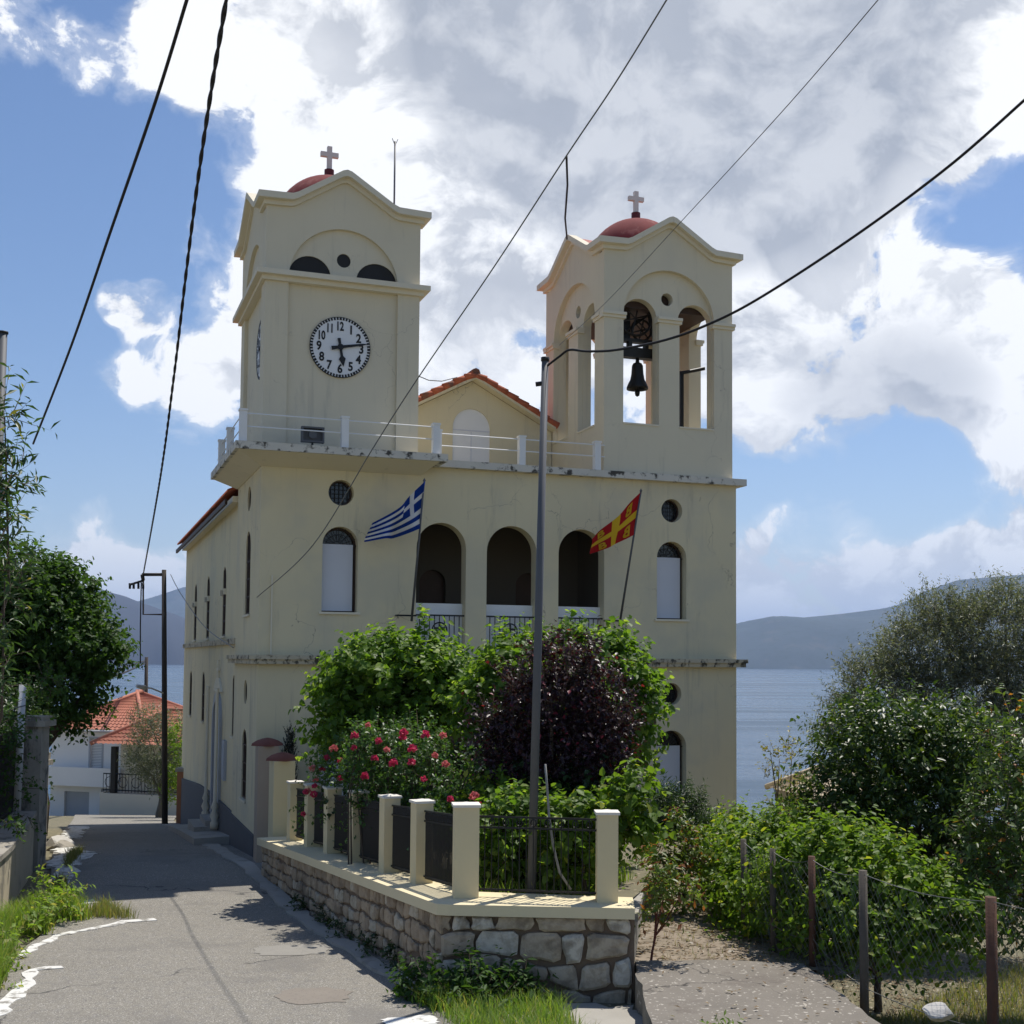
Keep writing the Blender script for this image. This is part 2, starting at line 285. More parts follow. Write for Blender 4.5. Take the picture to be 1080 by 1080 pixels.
# ------------------------------------------------------------------ mesh helpers
class MB:
    def __init__(s): s.v = []; s.f = []; s.sm = []; s.mi = []; s.cur = 0
    def add(s, verts, faces, smooth=False):
        b = len(s.v); s.v += [tuple(p) for p in verts]
        for f in faces:
            s.f.append(tuple(i + b for i in f)); s.sm.append(smooth); s.mi.append(s.cur)
        return s
    def box(s, x0, x1, y0, y1, z0, z1, fn=None):
        vs = [(x, y, z) for z in (z0, z1) for y in (y0, y1) for x in (x0, x1)]
        if fn: vs = [fn(*p) for p in vs]
        return s.add(vs, [(0, 2, 3, 1), (4, 5, 7, 6), (0, 1, 5, 4), (2, 6, 7, 3), (0, 4, 6, 2), (1, 3, 7, 5)])
    def prism(s, poly, z0, z1, top=None):
        n = len(poly); top = top or poly
        vs = [(x, y, z0) for x, y in poly] + [(x, y, z1) for x, y in top]
        return s.add(vs, [tuple(reversed(range(n))), tuple(range(n, 2 * n))] + [(i, (i + 1) % n, n + (i + 1) % n, n + i) for i in range(n)])
    def panel(s, outer, holes, t0, t1, fn):
        """flat wall with holes: (a, z) outline, thickness t0..t1, placed by fn(a, t, z)"""
        loops = [outer] + holes
        tris = tessellate_polygon([[Vector((a, z, 0)) for a, z in lp] for lp in loops])
        flat = [p for lp in loops for p in lp]; n = len(flat)
        vs = [fn(a, t0, z) for a, z in flat] + [fn(a, t1, z) for a, z in flat]
        fs = []
        for t in tris:
            a, b, c = (flat[i] for i in t)
            cr = (b[0] - a[0]) * (c[1] - a[1]) - (b[1] - a[1]) * (c[0] - a[0])
            t = tuple(t) if cr > 0 else tuple(reversed(t))
            fs.append(t); fs.append(tuple(i + n for i in reversed(t)))
        b = 0
        for k, lp in enumerate(loops):
            m = len(lp)
            area = sum(lp[i][0] * lp[(i + 1) % m][1] - lp[(i + 1) % m][0] * lp[i][1] for i in range(m))
            for i in range(m):
                i0, i1 = b + i, b + (i + 1) % m
                q = (i0, i0 + n, i1 + n, i1)
                if (area > 0) != (k == 0): q = tuple(reversed(q))
                fs.append(q)
            b += m
        return s.add(vs, fs)
    def tube(s, pts, r, n=8, r1=None, caps=True):
        pts = [Vector(p) for p in pts]; m = len(pts); vs = []; fs = []
        ref = None
        for i, p in enumerate(pts):
            d = (pts[min(i + 1, m - 1)] - pts[max(i - 1, 0)]).normalized()
            if ref is None: ref = d.orthogonal().normalized()
            a = (ref - d * ref.dot(d)).normalized(); ref = a; b = d.cross(a)
            rr = r if r1 is None else r + (r1 - r) * i / max(1, m - 1)
            if isinstance(r, (list, tuple)): rr = r[i]
            vs += [p + (a * math.cos(2 * PI * k / n) + b * math.sin(2 * PI * k / n)) * rr for k in range(n)]
        for i in range(m - 1):
            for k in range(n):
                fs.append((i * n + k, i * n + (k + 1) % n, (i + 1) * n + (k + 1) % n, (i + 1) * n + k))
        s.add(vs, fs, n > 5)
        if caps: s.add([], []); b0 = len(s.v) - len(vs); s.f += [tuple(b0 + k for k in reversed(range(n))), tuple(b0 + (m - 1) * n + k for k in range(n))]; s.sm += [False, False]; s.mi += [s.cur] * 2
        return s
    def lathe(s, prof, c=(0, 0, 0), n=24):
        vs = []; fs = []; m = len(prof)
        for r, z in prof:
            vs += [(c[0] + r * math.cos(2 * PI * k / n), c[1] + r * math.sin(2 * PI * k / n), c[2] + z) for k in range(n)]
        for i in range(m - 1):
            for k in range(n):
                fs.append((i * n + k, i * n + (k + 1) % n, (i + 1) * n + (k + 1) % n, (i + 1) * n + k))
        return s.add(vs, fs, True)
    def build(s, name, m, parent=None):
        me = bpy.data.meshes.new(name); me.from_pydata(s.v, [], s.f); me.update()
        for q in (m if isinstance(m, (list, tuple)) else [m]): me.materials.append(q)
        me.polygons.foreach_set('use_smooth', s.sm); me.polygons.foreach_set('material_index', s.mi)
        o = bpy.data.objects.new(name, me); COL.objects.link(o)
        if parent: o.parent = parent
        return o

def tag(o, label=None, cat=None, group=None, kind=None):
    for k, v in (('label', label), ('category', cat), ('group', group), ('kind', kind)):
        if v: o[k] = v
    return o
def empty(name, loc=(0, 0, 0), rz=0., **k):
    o = bpy.data.objects.new(name, None); COL.objects.link(o); o.location = loc; o.rotation_euler = (0, 0, rz); o.empty_display_size = .2
    return tag(o, **k)
def copy_tree(o, parent=None):
    c = o.copy(); COL.objects.link(c); c.parent = parent
    for ch in list(o.children): copy_tree(ch, c)
    return c

def arch(a0, a1, z0, z1, n=18):
    r = (a1 - a0) / 2; zc = z1 - r; c = (a0 + a1) / 2
    return [(a0, z0), (a1, z0)] + [(c + r * math.cos(PI * k / n), zc + r * math.sin(PI * k / n)) for k in range(n + 1)]
def circle(a, z, r, n=28):
    return [(a + r * math.cos(2 * PI * k / n), z + r * math.sin(2 * PI * k / n)) for k in range(n)]
def rect(a0, a1, z0, z1): return [(a0, z0), (a1, z0), (a1, z1), (a0, z1)]

def text_polys(txt, size, bold=0., depth=.01):
    cu = bpy.data.curves.new('lettering', 'FONT'); cu.body = txt; cu.size = size; cu.offset = bold; cu.extrude = depth
    cu.align_x = 'CENTER'; cu.align_y = 'CENTER'; cu.resolution_u = 3
    o = bpy.data.objects.new('lettering', cu); COL.objects.link(o)
    dg = bpy.context.evaluated_depsgraph_get(); dg.update()
    me = bpy.data.meshes.new_from_object(o.evaluated_get(dg))
    vs = [tuple(v.co) for v in me.vertices]; fs = [tuple(p.vertices) for p in me.polygons]
    bpy.data.objects.remove(o); bpy.data.curves.remove(cu); bpy.data.meshes.remove(me)
    if vs:
        xs = [v[0] for v in vs]; ys = [v[1] for v in vs]; cx = (min(xs) + max(xs)) / 2; cy = (min(ys) + max(ys)) / 2
        vs = [(v[0] - cx, v[1] - cy, v[2]) for v in vs]
    return vs, fs

# ------------------------------------------------------------------ foliage helpers (numpy)
def np_mesh(name, V, Fq, m, parent=None):
    me = bpy.data.meshes.new(name)
    k = Fq.shape[1]
    me.vertices.add(len(V)); me.vertices.foreach_set('co', V.astype(np.float32).ravel())
    me.loops.add(Fq.size); me.loops.foreach_set('vertex_index', Fq.astype(np.int32).ravel())
    me.polygons.add(len(Fq)); me.polygons.foreach_set('loop_start', np.arange(0, Fq.size, k, dtype=np.int32))
    try: me.polygons.foreach_set('loop_total', np.full(len(Fq), k, np.int32))
    except Exception: pass
    me.update(calc_edges=True); me.validate()
    me.materials.append(m)
    o = bpy.data.objects.new(name, me); COL.objects.link(o)
    if parent: o.parent = parent
    return o
def unit(a): return a / np.maximum(np.linalg.norm(a, axis=1, keepdims=True), 1e-9)

def leaf_geo(base, d, nrm, ln, wd, broad, curl=.12):
    w = unit(np.cross(d, nrm)); nn = np.cross(w, d)
    ln = ln[:, None]; wd = wd[:, None]
    if broad:
        P = [base, base + d * ln * .28 - w * wd * .5 + nn * ln * curl, base + d * ln * .68 - w * wd * .36 + nn * ln * curl * .7,
             base + d * ln - nn * ln * .06, base + d * ln * .68 + w * wd * .36 + nn * ln * curl * .7, base + d * ln * .28 + w * wd * .5 + nn * ln * curl]
        V = np.stack(P, 1).reshape(-1, 3); i = np.arange(len(base))[:, None] * 6
        Q = np.concatenate([i + np.array([[0, 1, 2, 3]]), i + np.array([[0, 3, 4, 5]])])
    else:
        P = [base, base + d * ln * .45 - w * wd * .5 + nn * ln * curl, base + d * ln, base + d * ln * .45 + w * wd * .5 + nn * ln * curl]
        V = np.stack(P, 1).reshape(-1, 3); i = np.arange(len(base))[:, None] * 4
        Q = np.concatenate([i + np.array([[0, 1, 2]]), i + np.array([[0, 2, 3]])])
    return V, Q

def foliage(name, clumps, twigs, per, tl, ll, lw, m, parent=None, seed=1, up=.5, droop=.25, spread=.7, broad=False, inner=.35, stem=None):
    """twigs start in clump ellipsoids (cx, cy, cz, rx, ry, rz) and carry leaves along their length"""
    g = np.random.default_rng(seed)
    C = np.array([c[:3] for c in clumps]); R = np.array([c[3:6] for c in clumps])
    wgt = (R[:, 0] * R[:, 2] + R[:, 1] * R[:, 2] + R[:, 0] * R[:, 1]); wgt = wgt / wgt.sum()
    k = g.choice(len(C), twigs, p=wgt)
    n = unit(g.normal(size=(twigs, 3)))
    rad = inner + (1 - inner) * g.random(twigs) ** .6
    st = C[k] + n * R[k] * rad[:, None]
    dr = unit(n + np.array([0, 0, up]) + g.normal(size=(twigs, 3)) * spread * .6)
    L = tl * (.55 + .8 * g.random(twigs))
    # leaves
    t = np.tile((np.arange(per) + .5) / per, twigs) + (g.random(twigs * per) - .5) / per
    ii = np.repeat(np.arange(twigs), per)
    bend = np.zeros((twigs * per, 3)); bend[:, 2] = -droop * .5 * (t ** 2) * L[ii]
    base = st[ii] + dr[ii] * (t * L[ii])[:, None] + bend
    side = unit(np.cross(dr[ii], unit(g.normal(size=(twigs * per, 3)))))
    d = unit(dr[ii] * .55 + side * spread * 1.3 + np.array([0, 0, -droop]))
    nrm = unit(np.array([0, 0, 1.]) + .55 * n[ii] + g.normal(size=(twigs * per, 3)) * .55)
    sz = (.45 + .95 * g.random(twigs * per) ** 1.3) * (1 - .25 * t)
    V, Q = leaf_geo(base, d, nrm, ll * sz, lw * sz, broad)
    o = np_mesh(name, V, Q, m, parent)
    if stem is not None:
        r = stem[1]; e = st + dr * L[:, None] * .95; e[:, 2] -= droop * .45 * L
        a = unit(np.cross(dr, np.array([[.3, .5, .8]]))) * r; b = unit(np.cross(dr, a)) * r
        SV = np.stack([st + a, st - .5 * a + b, st - .5 * a - b, e], 1).reshape(-1, 3); i = np.arange(twigs)[:, None] * 4
        SQ = np.concatenate([i + np.array([[0, 1, 3]]), i + np.array([[1, 2, 3]]), i + np.array([[2, 0, 3]])])
        np_mesh('twigs', SV, SQ, stem[0], parent)
    return o

def blades(name, pts, h, w, m, seed=1, lean=.5, parent=None):
    g = np.random.default_rng(seed); n = len(pts); P = np.array(pts, float)
    a = g.random(n) * 2 * PI; H = h * (.4 + .9 * g.random(n)); ww = w * (.6 + .7 * g.random(n))
    wd = np.stack([np.cos(a), np.sin(a), np.zeros(n)], 1); ld = np.stack([-np.sin(a), np.cos(a), np.zeros(n)], 1) * (lean * (g.random(n))[:, None])
    p1 = P + (ld * .35 + np.array([0, 0, .6])) * H[:, None]; p2 = P + (ld * 1.1 + np.array([0, 0, .95])) * H[:, None]
    V = np.stack([P - wd * ww[:, None] / 2, P + wd * ww[:, None] / 2, p1 + wd * ww[:, None] * .35, p1 - wd * ww[:, None] * .35, p2], 1).reshape(-1, 3)
    i = np.arange(n)[:, None] * 5
    Q = np.concatenate([i + np.array([[0, 1, 2]]), i + np.array([[0, 2, 3]]), i + np.array([[3, 2, 4]])])
    return np_mesh(name, V, Q, m, parent)

def trunk(parent, base, top, r, limbs, m, seed=1, name='trunk', rl=.45):
    """tapered, slightly crooked trunk with limbs reaching the given points"""
    g = random.Random(seed); b = MB(); base = Vector(base); top = Vector(top)
    P = [base.lerp(top, t) + Vector((g.uniform(-1, 1), g.uniform(-1, 1), 0)) * r * .5 * (t > 0) for t in (0, .25, .5, .75, 1)]
    b.tube(P, [r * 1.25, r, r * .9, r * .8, r * .65], 8)
    for q in limbs:
        q = Vector(q); s0 = base.lerp(top, g.uniform(.6, 1.)); mid = s0.lerp(q, .5) + Vector((g.uniform(-1, 1), g.uniform(-1, 1), g.uniform(0, 1.))) * (q - s0).length * .12
        b.tube([s0, s0.lerp(mid, .5), mid, mid.lerp(q, .55), q], [r * rl, r * rl * .85, r * rl * .65, r * rl * .45, r * .12], 6)
    return b.build(name, m, parent)

# ------------------------------------------------------------------ terrain, road, sea, hills
GY = [-60, -10, 0, 6, 10, 12, 13.5, 15.4, 17.5, 19, 21, 23, 26, 30, 34, 38, 42, 46, 50, 55, 60, 65, 75, 85, 100, 130, 160, 200, 240, 300]
GZ = [1.2, .8, .65, .5, .42, .34, .25, .17, .10, .02, -.04, -.03, 0., -.33, -.67, -1.05, -1.47, -1.88, -2.28, -2.82, -3.5, -4.2, -5.9, -7.6, -10.3, -15.5, -20.5, -26.2, -30, -34]
def gz(y): return float(np.interp(y, GY, GZ))
SEA = -26.0

xs = [-300, -200, -140, -100, -70, -50, -40, -30, -24, -20, -16, -14, -12, -10, -8, -6, -4, -2, 0, 1.5, 2.5, 4, 6, 8, 10, 14, 20, 30, 45, 60, 80, 120, 200, 300]
rows = sorted(set(GY))
tv = []; tf = []
for y in rows:
    for x in xs:
        s = min(1, max(0, (x - 1.2) / 3.)); s = s * s * (3 - 2 * s)
        tv.append((x, y, gz(y) - .06 - .30 * s))
nx = len(xs)
for j in range(len(rows) - 1):
    for i in range(nx - 1): tf.append((j * nx + i, j * nx + i + 1, (j + 1) * nx + i + 1, (j + 1) * nx + i))
tag(MB().add(tv, tf).build('ground', M_soil), kind='structure')

EL = [(-4, -4.6), (0, -4.6), (8, -4.9), (12, -5.15), (13.8, -5.4), (15.4, -5.95), (17, -6.42), (19.4, -6.75), (22.4, -8.0), (26, -9.3), (32.5, -11.5), (38, -13.3), (42, -14.6), (48, -16.6), (55, -19), (62, -21.5)]
ER = [(-4, -.2), (0, -.2), (12, -.75), (14.2, -.95), (16.6, -1.9), (20, -3.3), (24.5, -5.15), (26, -5.9), (30, -7.2), (36, -9.2), (41, -11.3), (46, -13.0), (50, -14.0), (55, -15), (62, -17)]
def edge(tab, y): return float(np.interp(y, [a for a, b in tab], [b for a, b in tab]))
ry = sorted(set([y for y in GY if -4 <= y <= 62] + [y for y, _ in EL] + [y for y, _ in ER]))
rb = MB(); rv = []; rf = []
for y in ry:
    a, c = edge(EL, y) - .25, edge(ER, y) + .55
    rv += [(a + (c - a) * k / 6, y, gz(y)) for k in range(7)]
for j in range(len(ry) - 1):
    for k in range(6): rf.append((j * 7 + k, j * 7 + k + 1, j * 7 + 8 + k, j * 7 + 7 + k))
tag(rb.add(rv, rf).build('road', M_asphalt), kind='structure')

rnd = random.Random(4)
def strip(name, pts, w0, w1, h, m, jag=.05, step=.35):
    """ragged kerb strip following pts [(x, y)] with widths, raised h above the road"""
    P = [Vector(p) for p in pts]; Q = []
    for a, b in zip(P, P[1:]):
        n = max(1, int((b - a).length / step)); Q += [a.lerp(b, k / n) for k in range(n)]
    Q.append(P[-1]); L = []; R = []
    for i, p in enumerate(Q):
        d = (Q[min(i + 1, len(Q) - 1)] - Q[max(i - 1, 0)]).normalized(); n = Vector((d.y, -d.x))
        w = w0 + (w1 - w0) * i / len(Q)
        L.append(p - n * (w / 2 + rnd.uniform(-jag, jag))); R.append(p + n * (w / 2 + rnd.uniform(-jag, jag)))
    b = MB(); vs = []
    for a, c in zip(L, R): vs += [(a.x, a.y, gz(a.y) - .05), (a.x, a.y, gz(a.y) + h), (c.x, c.y, gz(c.y) + h), (c.x, c.y, gz(c.y) - .05)]
    fs = []
    for i in range(len(L) - 1):
        for k in range(3): fs.append((i * 4 + k, i * 4 + k + 1, i * 4 + k + 5, i * 4 + k + 4))
    fs += [(0, 3, 2, 1), tuple(len(vs) - 4 + k for k in range(4))]
    return tag(b.add(vs, fs).build(name, m), kind='structure')

# right-hand concrete gutter along the garden wall and the church
strip('kerb', [(-1.05, 14.9), (-1.90, 16.7), (-3.30, 20), (-5.15, 24.7), (-5.95, 26.2), (-7.3, 30), (-9.3, 36), (-11.2, 41)], .24, .45, .035, M_kerb2, .05)
# whitewashed edge on the left, ragged
strip('kerb_paint', [(-5.75, 12.2), (-5.55, 13.6), (-5.75, 14.9), (-6.05, 15.9), (-5.75, 16.1)], .20, .15, .010, M_kerb, .05, .16)
strip('kerb_paint', [(-6.6, 16.0), (-6.55, 17.0), (-6.6, 18.3), (-6.0, 19.5), (-5.6, 19.75)], .11, .18, .010, M_kerb, .045, .16)
strip('kerb_paint', [(-7.55, 20.8), (-7.35, 21.1), (-7.05, 21.3)], .3, .35, .012, M_kerb, .08, .15)
strip('kerb_paint', [(-8.15, 22.9), (-9.0, 25.2), (-9.15, 26.5)], .25, .75, .012, M_kerb, .1, .2)
strip('kerb_paint', [(-9.3, 26.6), (-9.9, 27.7), (-9.9, 28.6)], .7, .25, .014, M_kerb, .1, .2)
strip('kerb_paint', [(-11.2, 31.6), (-12.4, 35.5), (-13.3, 38.5)], .45, .5, .012, M_kerb, .1, .3)

def blotch(name, c, rx, ry_, m, seed, rot=0., h=.005, n=26):
    g = random.Random(seed); b = MB(); vs = []
    for k in range(n):
        a = 2 * PI * k / n; q = 1 + g.uniform(-.14, .14)
        ex = abs(math.cos(a)) ** .6 * math.copysign(1, math.cos(a)) * rx * q; ey = abs(math.sin(a)) ** .6 * math.copysign(1, math.sin(a)) * ry_ * q
        x = c[0] + ex * math.cos(rot) - ey * math.sin(rot); y = c[1] + ex * math.sin(rot) + ey * math.cos(rot)
        vs.append((x, y, gz(y) + h))
    tag(b.add(vs, [tuple(range(n))]).build(name, m), kind='structure')
blotch('road_patch', (-2.98, 17.3), .52, .36, M_patch, 3, .15)
blotch('road_patch', (-2.28, 14.62), .42, .40, M_patch2, 8, .1)
blotch('road_patch', (-1.05, 13.45), .30, .22, M_kerb, 5, .4, .006)

# sea and far hills
tag(MB().add([(-30000, 120, SEA), (30000, 120, SEA), (30000, 32000, SEA), (-30000, 32000, SEA)], [(0, 1, 2, 3)]).build('sea', None), kind='structure')
def sea_mat():
    m, t, o = newmat('sea_water'); p = t.n('ShaderNodeBsdfPrincipled')
    p.inputs['Base Color'].default_value = (.014, .045, .085, 1); p.inputs['Roughness'].default_value = .20; p.inputs['Specular IOR Level'].default_value = .42; p.inputs['IOR'].default_value = 1.33
    co = t.n('ShaderNodeTexCoord').outputs['Object']; b = t.n('ShaderNodeBump'); b.inputs['Strength'].default_value = .55; b.inputs['Distance'].default_value = .6
    t.l(t.mr(t.noise(t.vm('MULTIPLY', co, (.12, 1, 1)), .012, 5., .6), .40, .62, .12, .34), p.inputs['Roughness'])
    h = t.math('ADD', t.noise(co, .35, 4., .6), t.math('MULTIPLY', t.noise(t.vm('MULTIPLY', co, (.4, 1, 1)), .03, 3., .6), 4.))
    t.l(h, b.inputs['Height']); t.l(b.outputs[0], p.inputs['Normal']); t.l(p.outputs[0], o.inputs[0]); return m
bpy.data.objects['sea'].data.materials.clear(); bpy.data.objects['sea'].data.materials.append(sea_mat())
M_hill = mat('scrub_hillside', (.038, .052, .042), .95, .45, .004, stain=((.085, .08, .06), 1., .006, .54, .6), speck=((.030, .042, .022), .02, .52))

M_hill_dark = mat('dark_hillside', (.020, .022, .026), .95, .5, .004)  # darker base colour, used for the left range only
def hills(name, prof, Y, depth, seed, m=M_hill):
    """range of hills: prof = [(photo x, photo y of the ridge)] raised as real terrain Y metres away"""
    g = np.random.default_rng(seed); n = 160; mrows = 26
    px = np.linspace(prof[0][0], prof[-1][0], n); py = np.interp(px, [p[0] for p in prof], [p[1] for p in prof])
    rid = [at(a, b, Y + depth * .6) for a, b in zip(px, py)]
    ph = g.random(12) * 6.28; V = []
    for j in range(mrows):
        t = j / (mrows - 1)
        y = Y + depth * t * (1 if t < .61 else 1)
        env = math.sin(min(1, t / .6) * PI / 2) ** .8 if t <= .6 else max(0, 1 - ((t - .6) / .4) ** 2)
        for i, q in enumerate(rid):
            x = q.x * y / (Y + depth * .6)
            w = sum(math.sin(x * .0011 * (1.7 ** k) + y * .0008 * (1.6 ** k) + ph[k]) / (1.5 ** k) for k in range(8))
            hgt = (q.z - SEA) * env * (1 + .10 * w * (1 - abs(env - .5) * .6) * (env < .97))
            V.append((x, y + 60 * math.sin(i * .4 + ph[9]) * (1 - t), SEA - 3 + max(0, hgt) + (0 if j else -4)))
    Fq = [(j * n + i, j * n + i + 1, (j + 1) * n + i + 1, (j + 1) * n + i) for j in range(mrows - 1) for i in range(n - 1)]
    return tag(MB().add(V, [tuple(f) for f in Fq], True).build(name, m), kind='structure')
hills('hills', [(560, 690), (640, 682), (700, 676), (760, 668), (785, 661), (815, 654), (860, 650), (890, 647), (930, 642), (950, 637), (975, 624), (1010, 612), (1080, 606), (1180, 600), (1350, 622), (1600, 650)], 7000, 2600, 3)
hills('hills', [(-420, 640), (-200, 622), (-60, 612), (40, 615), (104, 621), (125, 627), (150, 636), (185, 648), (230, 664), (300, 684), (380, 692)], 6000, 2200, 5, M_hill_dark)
hills('hills', [(60, 680), (110, 655), (140, 636), (165, 628), (196, 619), (260, 622), (360, 640), (460, 664), (560, 686), (640, 692)], 9500, 2400, 9)
# ------------------------------------------------------------------ the church
TH = math.radians(19.6)
C0 = Vector((-5.3417, 26.0, 0.))
church = empty('church', C0, TH, label='cream two-storey church with a clock tower, an open bell tower and a three-arched loggia', cat='church')
def CH(u, v, z):            # church coordinates -> world
    c, s = math.cos(TH), math.sin(TH); return C0 + Vector((u * c - v * s, u * s + v * c, z))
UW = 11.44; TD = 3.9; VN = 18.5
front = lambda a, t, z: (a, t, z)
left = lambda a, t, z: (t, a, z)
right = lambda a, t, z: (UW - t, a, z)

ARCH = [(3.42, 4.57), (5.06, 6.26), (6.80, 7.95)]
WIN = [(1.33, 2.11), (9.31, 10.09)]
holes = [arch(a, b, 4.32, 7.19) for a, b in ARCH] + [arch(a, b, 5.15, 7.0) for a, b in WIN] + [circle((a + b) / 2, 7.74, .28) for a, b in WIN] \
      + [arch(a, b, 1.02, 2.52) for a, b in WIN] + [circle((a + b) / 2, 3.38, .26) for a, b in WIN] + [arch(a, b, .05, 3.0) for a, b in ARCH]
MB().panel(rect(0, UW, -2.6, 8.42), holes, 0, .35, front).build('front_wall', M_cream, church)
SW = (1.46, 2.25)
sh = [arch(*SW, 5.12, 7.0), circle(1.86, 7.74, .28), arch(*SW, 1.0, 2.55), circle(1.86, 3.38, .27)]
for fn in (left, right):
    MB().panel(rect(.35, TD, -2.6, 8.42), sh, 0, .35, fn).build('side_wall', M_cream, church)
NW = [(6.52, 7.28), (10.6, 11.4), (14.55, 15.35)]; NL = [(4.20, 4.72), (11.45, 12.25), (15.6, 16.4)]; ND = (6.95, 8.35)
nh = [arch(a, b, 4.72, 6.55) for a, b in NW] + [arch(a, b, 2.24, 3.72) for a, b in NL] + [arch(*ND, -.1, 3.0)]
nleft = lambda a, t, z: (.06 + t, a, z); nright = lambda a, t, z: (UW - .06 - t, a, z)
for fn in (nleft, nright):
    MB().panel(rect(TD, VN, -3.2, 8.10), nh, 0, .34, fn).build('nave_wall', M_cream, church)
RS, RZ = .53, 11.32        # roof pitch, ridge height
roofz = lambda u: RZ - RS * abs(u - 5.72)
MB().panel([(.06, -3.2), (UW - .06, -3.2), (UW - .06, roofz(UW - .06) - .12), (5.72, RZ - .12), (.06, roofz(.06) - .12)], [circle(5.72, 9.4, .5)], VN, VN + .34, front).build('rear_wall', M_cream, church)
MB().panel([(3.43, 8.42), (7.90, 8.42), (7.90, roofz(7.9) - .1), (5.72, RZ - .1), (3.43, roofz(3.43) - .1)], [arch(5.22, 6.22, 8.56, 10.52)], 3.3, 3.6, front).build('gable_wall', M_cream, church)
bd = MB().panel(arch(5.22, 6.22, 8.56, 10.52), [], 3.345, 3.40, front).build('blind_door', M_white, church)
MB().box(5.22, 6.22, 3.335, 3.345, 9.95, 9.98).box(5.71, 5.73, 3.335, 3.345, 8.58, 9.94).build('door_joint', M_blind, bd)
# plinth
pb = MB(); pb.box(-.035, .0, -.035, TD + .02, -2.6, .45).box(0, 3.3, -.035, 0, -2.6, .45).box(8.05, UW, -.035, 0, -2.6, .45).box(UW, UW + .035, -.035, TD + .02, -2.6, .45)
pb.panel([(TD + .02, -3.2), (VN, -3.2), (VN, -.05), (12, .35), (8.55, .45), (8.55, -.1), (6.8, -.1), (6.8, .45), (TD + .02, .45)], [], .0, .055, lambda a, t, z: (t, a, z))
pb.build('plinth', M_plinth, church)
# string courses
sc = MB(); sc.box(-.17, UW + .17, -.17, .004, 4.02, 4.12).box(-.21, UW + .21, -.21, .002, 4.12, 4.21)
sc.box(-.17, .003, .004, TD - .05, 4.02, 4.12).box(-.21, .002, .002, TD - .04, 4.12, 4.21).box(UW - .003, UW + .17, .004, TD - .05, 4.02, 4.12).box(UW - .002, UW + .21, .002, TD - .04, 4.12, 4.21)
sc.build('string_course', M_course, church)
MB().box(-.03, .061, TD + .002, VN, 4.48, 4.62).box(UW - .061, UW + .03, TD + .002, VN, 4.48, 4.62).build('nave_string_course', M_course, church)
MB().box(-.12, .059, TD + .05, VN, 7.92, 8.06).box(UW - .059, UW + .12, TD + .05, VN, 7.92, 8.06).build('eaves_cornice', M_trim, church)
# terrace slab with the balcony round the clock tower
MB().prism([(-.66, -.9), (3.86, -.9), (3.86, -.17), (UW + .20, -.17), (UW + .20, TD), (-.66, TD)], 8.42, 8.58).build('terrace_slab', M_slab, church)
MB().prism([(-.03, -.03), (3.5, -.03), (3.5, 0), (0, 0), (0, TD - .02), (-.03, TD - .02)], 8.22, 8.42, [(-.58, -.82), (3.7, -.82), (3.7, 0), (0, 0), (0, TD - .02), (-.58, TD - .02)]).build('balcony_cove', M_trim, church)
# loggia inside
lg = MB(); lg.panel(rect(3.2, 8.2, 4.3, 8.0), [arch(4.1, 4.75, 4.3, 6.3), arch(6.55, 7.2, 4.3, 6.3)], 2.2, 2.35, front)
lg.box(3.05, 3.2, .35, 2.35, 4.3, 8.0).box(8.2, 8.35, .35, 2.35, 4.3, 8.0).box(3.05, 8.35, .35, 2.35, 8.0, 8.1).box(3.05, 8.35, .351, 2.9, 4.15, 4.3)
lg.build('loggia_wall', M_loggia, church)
MB().box(4.0, 7.3, 2.36, 2.45, 4.3, 6.5).build('loggia_door', M_door, church)
for a, b in ARCH:
    MB().box(a + .002, b - .002, .24, .34, 4.301, 5.40).build('parapet', M_white, church)
    r = MB(); r.box(a, b, .085, .11, 5.11, 5.145).box(a, b, .085, .11, 4.40, 4.43)
    n = int((b - a) / .115)
    for k in range(1, n):
        x = a + (b - a) * k / n; r.box(x - .009, x + .009, .09, .105, 4.43, 5.11)
    c = (a + b) / 2
    r.tube([(c + .17 * math.cos(2 * PI * k / 20), .08, 4.80 + .17 * math.sin(2 * PI * k / 20)) for k in range(21)], .016, 5, caps=False)
    r.box(c - .022, c + .022, .07, .084, 4.65, 4.95).box(c - .13, c + .13, .0715, .083, 4.82, 4.865)
    r.build('balustrade', M_iron, church)

def lattice(fn, a0, a1, z0, z1, t):
    """radial iron fan in the head of an arched window"""
    b = MB(); r = (a1 - a0) / 2; c = (a0 + a1) / 2; zc = z1 - r
    P = lambda a, z: fn(a, t, z)
    for k in range(1, 8):
        an = PI * k / 8; b.tube([P(c + .1 * math.cos(an), zc + .1 * math.sin(an)), P(c + r * math.cos(an), zc + r * math.sin(an))], .010, 4)
    for rr in (.1, r * .62):
        b.tube([P(c + rr * math.cos(PI * k / 14), zc + rr * math.sin(PI * k / 14)) for k in range(15)], .010, 4)
    b.tube([P(a0, zc), P(a1, zc)], .012, 4)
    return b

